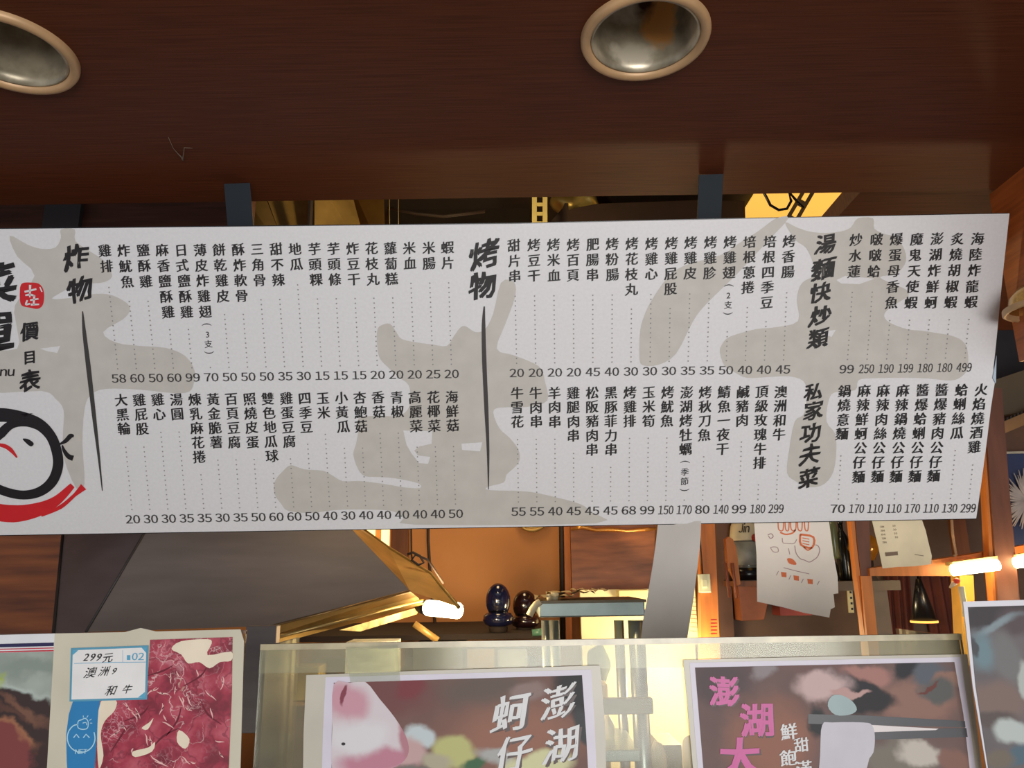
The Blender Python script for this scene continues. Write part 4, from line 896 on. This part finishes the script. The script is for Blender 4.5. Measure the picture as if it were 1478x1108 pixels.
# ================================================================ KITCHEN, RIGHT: SHELVES
struct(ppx([(1010, 640), (1027, 640), (1040, 960), (1012, 960)], 3.0, .05), 'trim_4', wood_orange)
struct(bpx(1030, 640, 1620, 960, 3.35, .05), 'wall_partition', mat('dark_brown_wall', (98, 76, 64), .7, var=.1))
struct(ppx([(1025, 640), (1050, 640), (1056, 845), (1062, 960), (1038, 960)], 3.28, .06), 'trim_5', mat('umber_wood', (92, 62, 48), .6))
t = thing('light_switch', 'small white wall switch on the orange post right of the paper strip', 'switch', PY(1017, 842, 2.99))
bpx(1009, 828, 1026, 855, 2.975, .02).build('plate', mat('switch_white', (240, 236, 200), .4), t, bevel=.003)
bpx(1014, 836, 1021, 847, 2.968, .008).build('rocker', MATS['switch_white'], t, bevel=.001)
pipe('switch_cable', 'thin dark cable running up from the white wall switch', 'cable', [(1014, 828), (1012, 800), (1008, 740)], 2.985, .003, cab)
for k in range(5): bpx(1026, 893 + k*5, 1035, 895 + k*5, 2.94, .004).build('red_sticker', mat('red_sticker', (214, 62, 40), .5), None, ('topmost', 'second', 'middle', 'fourth', 'lowest')[k] + ' of five small red marks low on the orange post', 'sticker', 'red marks on the orange post')
# bottle with a label
t = thing('glass_bottle', 'large clear bottle with a white label and black lettering, left of the doodle sheet', 'bottle', PY(1080, 842, 3.24))
cbt = PY(1080, 842, 3.24); sc_ = (PY(1101, 800, 3.24) - PY(1059, 800, 3.24)).length / 2; hb_ = PY(1080, 740, 3.24).z - cbt.z
MB().lathe(cbt, [(sc_*.9, 0), (sc_, .01), (sc_, hb_*.62), (sc_*.85, hb_*.8), (sc_*.4, hb_), (sc_*.33, hb_*1.3), (sc_*.36, hb_*1.32)], 32).build('glass', mat('smoky_glass', (104, 108, 104), .12, var=.1, spec=.7), t)
MB().lathe(cbt, [(sc_*1.02, hb_*.60), (sc_*1.02, hb_*.62), (sc_*.87, hb_*.81), (sc_*.62, hb_*.92)], 32).build('shoulder_label', mat('label_white', (232, 222, 190), .5), t)
MB().lathe(cbt, [(sc_*1.02, hb_*.26), (sc_*1.02, hb_*.58)], 32).build('body_label', mat('label_grey', (142, 146, 142), .5, var=.15, scale=20), t)
MB().lathe(cbt, [(sc_*1.03, hb_*.05), (sc_*1.03, hb_*.22)], 32).build('dark_band', black_gloss, t)
plb = Plane((0, 3.24 - sc_*1.06, 1.6), 0, t); m2 = MB(); number(m2, plb, 'Jin', 1073, 762, 15, 17, slant=.2); m2.build('lettering', ink, t, smooth=False)
MB().lathe(Vector((PY(1084, 777, 3.24).x, 3.24 - sc_*1.0, PY(1084, 777, 3.24).z)), [(.016, 0), (.016, .006), (0, .007)], 20, Vector((0, -1, .1)), sy=1).build('red_dot', mat('dull_red', (170, 40, 34), .5), t)
bpx(1060, 838, 1112, 846, 3.12, .23).build('shelf_board', wood_brown, None, 'short brown shelf board carrying the large labelled bottle', 'shelf')
# wooden bracket with spatulas
t = thing('wooden_rack', 'orange wooden rack with a sloping side rail and a block, left of the doodle sheet', 'rack', PY(1078, 895, 2.38))
ppx([(1047, 778), (1052, 774), (1058, 778), (1063, 790), (1069, 843), (1065, 845), (1050, 815)], 3.08, .03).build('side_rail', wood_orange, t, bevel=.001)
ppx([(1065, 844), (1110, 843), (1109, 868), (1103, 894), (1071, 896), (1067, 862)], 3.2, .15).build('block', mat('rust_wood', (150, 84, 50), .5, var=.2), t, bevel=.002)
for (x, y0, y1) in ((1047, 812, 862), (1057, 812, 863)):
    MB().tube([PY(x, y0, 3.07), PY(x + 6, y1, 3.07)], .006, 8).build('rod', mat('copper_rod', (150, 84, 64), .4), t)
pipe('shelf_bracket', 'white slotted metal bracket strip beside the wooden block', 'bracket', [(1096, 866), (1098, 888)], 3.33, .011, mat('white_bracket', (224, 216, 176), .5))
t = thing('shelf_bracket', 'white perforated metal bracket left of the orange shelf post', 'bracket', PY(1228, 884, 2.9), None)
ppx([(1223, 847), (1230, 849), (1233, 884), (1226, 884)], 3.34, .01).build('strip', MATS['white_bracket'], t)
for k in range(4): bpx(1226.5 + k*.8, 853 + k*8, 1229 + k*.8, 856 + k*8, 3.337, .004).build('hole', black_gloss, t)
bpx(1126, 874, 1172, 888, 3.25, .1).build('red_white_box', mat('red_box', (150, 62, 52), .5), None, 'dull red box under the lower edge of the doodle sheet', 'box')
# dark bottles behind the papers
def bottle(x, ytop, ybot, wpx, Y, mt, label, capm=None, cat='bottle', name='bottle'):
    b = PY(x, ybot, Y); h = PY(x, ytop, Y).z - b.z; r = abs(PY(x + wpx/2, ybot, Y).x - b.x)
    t = thing(name, label, cat, b, 'bottles on the kitchen shelf')
    MB().lathe(b, [(r*.9, 0), (r, .008), (r, h*.6), (r*.8, h*.72), (r*.35, h*.82), (r*.33, h*.94)], 24).build('body', mt, t)
    MB().lathe(b + Vector((0, 0, h*.94)), [(r*.4, 0), (r*.4, h*.06), (0, h*.062)], 16).build('cap', capm or black_gloss, t)
bottle(1206, 735, 806, 13, 2.75, mat('dim_green_glass', (96, 104, 72), .25), 'slim green bottle with a pale label right of the doodle sheet')
bottle(1222, 750, 838, 20, 2.85, mat('black_bottle', (24, 26, 26), .2), 'black bottle between the doodle sheet and the golden gourd')
bottle(1203, 800, 840, 16, 2.8, MATS['black_bottle'], 'short black bottle low beside the doodle sheet')
struct(bpx(1200, 838, 1300, 852, 2.72, .3), 'trim_6', mat('grey_shelf', (96, 84, 72), .6))
gb = PY(1246, 838, 2.72); 
t = thing('gourd_jar', 'round golden gourd-shaped jar behind the left shelf post', 'jar', gb)
cg = PY(1246, 789, 2.72); rg = (PY(1268, 789, 2.72) - PY(1224, 789, 2.72)).length/2
MB().lathe(Vector((cg.x, cg.y, cg.z)), [(0, -rg), (rg*.6, -rg*.85), (rg, -rg*.1), (rg*.85, rg*.5), (rg*.35, rg*.9), (rg*.45, rg*1.3), (rg*.25, rg*1.7), (0, rg*1.75)], 28).build('body', mat('amber_glass', (168, 112, 34), .18, .3, var=.3), t)
MB().lathe(Vector((cg.x, cg.y, gb.z)), [(rg*.7, 0), (rg*.5, .02), (rg*.5, (cg.z - rg*.85) - gb.z)], 20).build('stand', dark, t)
# shelf frame
frame = thing('wooden_shelf', 'orange wooden shelf frame with leaning posts and a long beam on the right', 'shelf', PY(1340, 950, 2.4))
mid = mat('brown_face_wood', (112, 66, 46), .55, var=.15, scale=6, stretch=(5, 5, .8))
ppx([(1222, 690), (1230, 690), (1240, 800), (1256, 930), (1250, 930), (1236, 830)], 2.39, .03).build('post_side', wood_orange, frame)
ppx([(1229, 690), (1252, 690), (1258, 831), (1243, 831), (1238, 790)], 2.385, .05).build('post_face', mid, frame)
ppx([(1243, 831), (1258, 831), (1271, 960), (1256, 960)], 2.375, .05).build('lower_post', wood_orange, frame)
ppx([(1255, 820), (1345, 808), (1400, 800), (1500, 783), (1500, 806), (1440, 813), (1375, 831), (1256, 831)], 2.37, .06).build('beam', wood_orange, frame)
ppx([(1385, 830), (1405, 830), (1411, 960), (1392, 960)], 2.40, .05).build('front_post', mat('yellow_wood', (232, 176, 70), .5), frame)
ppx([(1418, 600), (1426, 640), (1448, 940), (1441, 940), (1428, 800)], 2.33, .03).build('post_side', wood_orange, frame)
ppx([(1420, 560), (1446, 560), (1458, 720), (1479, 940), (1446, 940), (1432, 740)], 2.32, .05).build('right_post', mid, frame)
# lamps under the beam
for (x0, y0, x1, y1, l) in ((1375, 823, 1440, 815, 'glowing tube lamp under the shelf beam, left of the right-hand post'), (1466, 812, 1530, 804, 'glowing tube lamp cut off at the right edge of the picture')):
    t = thing('tube_lamp', l, 'lamp', PY((x0+x1)/2, y0 + 10, 2.30), 'tube lamps under the shelf beam')
    MB().tube([PY(x0, y0, 2.30), PY(x1, y1, 2.30)], .016, 12).build('tube', glow, t)
    MB().hexa([PY(x0, y0 - 12, 2.31), PY(x1, y1 - 13, 2.31), PY(x1, y1 - 7, 2.31), PY(x0, y0 - 7, 2.31)], (0, .04, 0)).build('fixture', mat('lamp_fixture', (244, 214, 140), .5), t)
# cone lamp and red-brown curtains
cl = PY(1334, 897, 2.75)
t = thing('cone_lampshade', 'black cone lampshade with a lit lower rim between the red-brown curtains', 'lampshade', cl)
rc = (PY(1352, 897, 2.75) - PY(1316, 897, 2.75)).length/2; hc = PY(1334, 835, 2.75).z - cl.z
MB().lathe(cl, [(rc, 0), (rc*.45, hc*.7), (rc*.2, hc), (0, hc*1.01)], 28).build('shade', black_gloss, t)
MB().tube([cl + Vector((0, 0, hc)), Vector((cl.x, cl.y, 3.12))], .004, 6).build('cord', black_gloss, t)
MB().lathe(cl, [(rc*1.01, -.003), (rc*1.03, 0), (rc*1.01, .004)], 28).build('rim', mat('lit_rim', (240, 170, 70), .4, emit=(1, .55, .12), es=1.2), t)
curt = mat('red_brown_cloth', (84, 32, 22), .8, var=.2)
for k, (x0, x1, l) in enumerate(((1284, 1322, 'red-brown curtain left of the black cone lampshade'), (1340, 1392, 'red-brown curtain right of the black cone lampshade'))):
    mb = MB(); n = 26; zt_ = PY(1330, 828, 3.3).z; zb_ = PY(1330, 960, 3.3).z
    xa, xb_ = PY(x0, 880, 3.3).x, PY(x1, 880, 3.3).x
    for i in range(n + 1):
        x = xa + (xb_ - xa)*i/n; y = 3.31 + .02*math.sin(i*.62 + k)*math.cos(i*.31); mb.v += [Vector((x, y, zt_)), Vector((x + (.01 if k else -.02), y, zb_)), Vector((x, y + .004, zt_)), Vector((x + (.01 if k else -.02), y + .004, zb_))]
    for i in range(n): a_ = i*4; mb.f += [(a_, a_+1, a_+5, a_+4), (a_+2, a_+6, a_+7, a_+3)]
    mb.smooth = True; mb.build('curtain', curt, None, l, 'curtain', 'red-brown curtains under the shelf', smooth=True)
bpx(1263, 845, 1287, 960, 2.8, .04).build('grey_upright', mat('grey_brown_board', (98, 86, 78), .6), None, 'grey-brown upright board right of the lower shelf post', 'board')
pipe('cord', 'pale doubled cord hanging between the receipt and the right-hand post', 'cord', [(1373, 740), (1375, 770), (1378, 790), (1380, 800), (1376, 803)], 2.36, .004, mat('pale_cord', (170, 130, 96), .7))
bpx(1378, 740, 1397, 806, 3.31, .04).build('batten', wood_brown, None, 'brown vertical batten behind the pale cord', 'batten')
t = thing('clip', 'small red and white clip hooked under the left end of the tube lamp', 'clip', PY(1378, 842, 2.3))
MB().tube([PY(1383, 836, 2.3), PY(1377, 842, 2.3), PY(1371, 848, 2.3)], [.006, .008, .003], 8).build('jaw', mat('clip_white', (214, 190, 160), .5), t)
MB().ellipsoid(PY(1381, 838, 2.29), .010, .008, .008, 10, 6).build('spring', MATS['red_sticker'], t)
pipe('white_cable', 'white cable with a connector running down to the corner of the right poster', 'cable', [(1387, 846), (1389, 858), (1392, 872), (1394, 890)], 2.28, .008, mat('white_cable', (226, 216, 190), .5))

# right edge, beyond the board
struct(bpx(1400, 440, 1640, 600, 2.9, .05), 'wall_partition', mat('blue_black_panel', (42, 40, 46), .6))
struct(ppx([(1400, 560), (1640, 480), (1640, 570), (1400, 606)], 2.5, .05), 'trim_7', mat('olive_brown_board', (84, 68, 46), .6))
struct(ppx([(1400, 566), (1640, 556), (1640, 690), (1400, 690)], 2.6, .05), 'trim_8', mat('cocoa_board', (92, 62, 44), .6, var=.2))
mold = thing('dentil_moulding', 'brown carved moulding with small notches, rising to the right edge beside the board', 'moulding', PY(1455, 610, 2.45))
ppx([(1415, 622), (1640, 528), (1640, 545), (1415, 640)], 2.45, .04).build('rail', mat('tan_moulding', (140, 100, 58), .6), mold)
for k in range(16):
    x = 1432 + k*5.2; y = 611.5 - (x - 1432)*.42; ppx([(x, y), (x+2.6, y-1.1), (x+2.6, y+2.6), (x, y+3.7)], 2.44, .01).build('notch', dark, mold)
pic = thing('blue_picture', 'blue picture with a white feathery shape, right of the right-hand post', 'picture', PY(1462, 780, 2.5))
ppx([(1438, 653), (1560, 650), (1570, 790), (1452, 790)], 2.5, .01).build('canvas', mat('deep_blue_canvas', (38, 48, 82), .6), pic)
ppx([(1438, 652), (1560, 649), (1560, 652), (1438, 655)], 2.495, .01).build('top_edge', mat('pale_edge', (170, 160, 140), .6), pic)
mb = MB(); rnd = random.Random(3)
cxp, cyp = 1482, 722
for k in range(60):
    a_ = rnd.uniform(1.6, 4.7); r0 = rnd.uniform(2, 12); r1 = rnd.uniform(22, 38)
    mb.tube([PY(cxp + r0*math.cos(a_), cyp + r0*1.2*math.sin(a_), 2.492), PY(cxp + r1*math.cos(a_ + .1), cyp + r1*1.25*math.sin(a_ + .1), 2.485)], [.006, .001], 5)
mb.build('white_feathers', mat('feather_white', (186, 170, 160), .8, var=.2), pic)

# ================================================================ ABOVE THE BOARD, THROUGH THE GAP
def duct(name, label, pts, Y, depth, mt, **k): return ppx(pts, Y, depth).build(name, mt, None, label, 'duct', **k)
t = thing('metal_duct', 'golden lit metal exhaust duct in the gap above the board, right of the left strap', 'duct', PY(450, 340, 2.3))
def quad(pts, nm, mt=gold_metal): MB().add([PY(x, y, Y) for x, y, Y in pts], [tuple(range(len(pts)))]).add([PY(x, y, Y + .004) for x, y, Y in pts], [tuple(reversed(range(len(pts))))]).build(nm, mt, t, smooth=False)
quad([(330, 250, 2.3), (370, 250, 2.3), (420, 380, 2.25), (330, 380, 2.3)], 'duct_face')
quad([(372, 250, 2.3), (450, 250, 2.42), (450, 380, 2.30), (420, 380, 2.25)], 'duct_face')
quad([(454, 250, 2.30), (500, 250, 2.42), (535, 380, 2.40), (454, 380, 2.25)], 'duct_face')
quad([(500, 250, 2.5), (553, 250, 2.45), (557, 380, 2.45), (535, 380, 2.5)], 'duct_face', mat('duct_brown', (150, 112, 54), .4, .6))
MB().box((PY(449.5, 310, 2.26).x, 2.22, 2.3), (PY(452.5, 310, 2.26).x, 2.25, 3.1)).build('seam', dark, t)
for x, l_ in ((562, 'thin pale vertical wire nearest the golden duct above the board'), (575, 'thin pale vertical wire second from the golden duct above the board')): pipe('ceiling_wire', l_, 'wire', [(x, 250), (x, 380)], 2.5, .0016, mat('pale_wire', (170, 150, 110), .5), group='thin wires above the board')
pipe('ceiling_cable', 'dark cable crossing the ceiling gap above the middle of the board', 'cable', [(560, 300), (600, 308), (640, 312), (700, 305)], 2.6, .006, cab)
t = thing('perforated_angle', 'pale perforated steel angle standing upright in the gap above the board', 'steel angle', PY(779, 340, 2.4))
def slotted(p0, p1, w, Y, t, mt, n=6):
    a_, b2 = PY(*p0, Y), PY(*p1, Y); d = (b2 - a_); u = Vector((0, 0, 1)) if abs(d.x) < .02 else d.normalized(); s_ = Vector((u.z, 0, -u.x)).normalized() if True else None
    s_ = Vector((-d.z, 0, d.x)).normalized() * w/2; L_ = d.length; step = L_/n; mb = MB(); dn = d.normalized()
    # two rails + rungs leave real slots
    for sg in (-1, 1):
        c0 = a_ + s_*sg; mb.hexa([c0, c0 + d, c0 + d - s_*sg*.62, c0 - s_*sg*.62], (0, .004, 0))
    for k in range(n + 1):
        c0 = a_ + dn*(k*step); mb.hexa([c0 - s_*.4, c0 + s_*.4, c0 + s_*.4 + dn*step*.35, c0 - s_*.4 + dn*step*.35], (0, .004, 0))
    mb.build('slotted_strip', mt, t, smooth=False)
slotted((779, 187), (779, 375), .052, 2.4, t, mat('pale_yellow_steel', (196, 180, 116), .5), 14)
t = thing('perforated_angle', 'perforated steel angle running diagonally in front of the yellow ceiling panel', 'steel angle', PY(1150, 340, 2.3))
slotted((1225, 176), (1118, 360), .040, 2.32, t, mat('dim_steel', (126, 100, 56), .5), 8)
pc = PY(830, 295, 2.9)
bag('crumpled_foil', 'crumpled golden foil in the gap above the board, right of the perforated angle', 796, 270, 866, 316, 2.8, mat('gold_foil', (226, 190, 110), .3, .6, var=.3, scale=12), 'foil', 6)
ppx([(790, 325), (805, 308), (812, 300), (815, 293), (820, 293), (821, 303), (835, 299), (862, 294), (1000, 289), (1075, 290), (1078, 380), (780, 380)], 2.6, 1.1).build('dark_duct', mat('dark_brown_duct', (62, 44, 34), .6), None, 'dark brown duct top in the gap above the board, between foil and right strap', 'duct')
ppx([(560, 285), (765, 285), (765, 380), (560, 380)], 3.0, .05).build('dark_duct', MATS['dark_recess'], None, 'dark duct side behind the thin wires above the board', 'duct')
# yellow light panel on the kitchen ceiling
zc = 3.10
q4 = [PZ(1246, 276, zc), PZ(1090, 276, zc), PZ(1122, 345, zc), PZ(1186, 345, zc)]
t = thing('ceiling_light_panel', 'glowing yellow ceiling light panel in the gap above the right part of the board', 'ceiling light', (q4[0].x, q4[0].y, zc - .02))
x0_, x1_ = q4[1].x, q4[0].x
MB().box((x0_, 2.2, zc - .012), (x1_, 3.4, zc)).build('diffuser', mat('yellow_diffuser', (255, 200, 90), .6, var=0, emit=(1, .56, .10), es=.9), t)
MB().box((x1_, 2.2, zc - .02), (x1_ + .035, 3.4, zc + .01)).build('frame', mat('panel_frame', (130, 92, 40), .5), t)
pipe('looped_cable', 'black looped cable in front of the yellow ceiling panel', 'cable', [(1060, 160), (1098, 270), (1106, 284), (1112, 296), (1124, 303), (1136, 301), (1142, 290), (1138, 276), (1150, 290), (1160, 300)], 2.25, .0045, black_gloss)
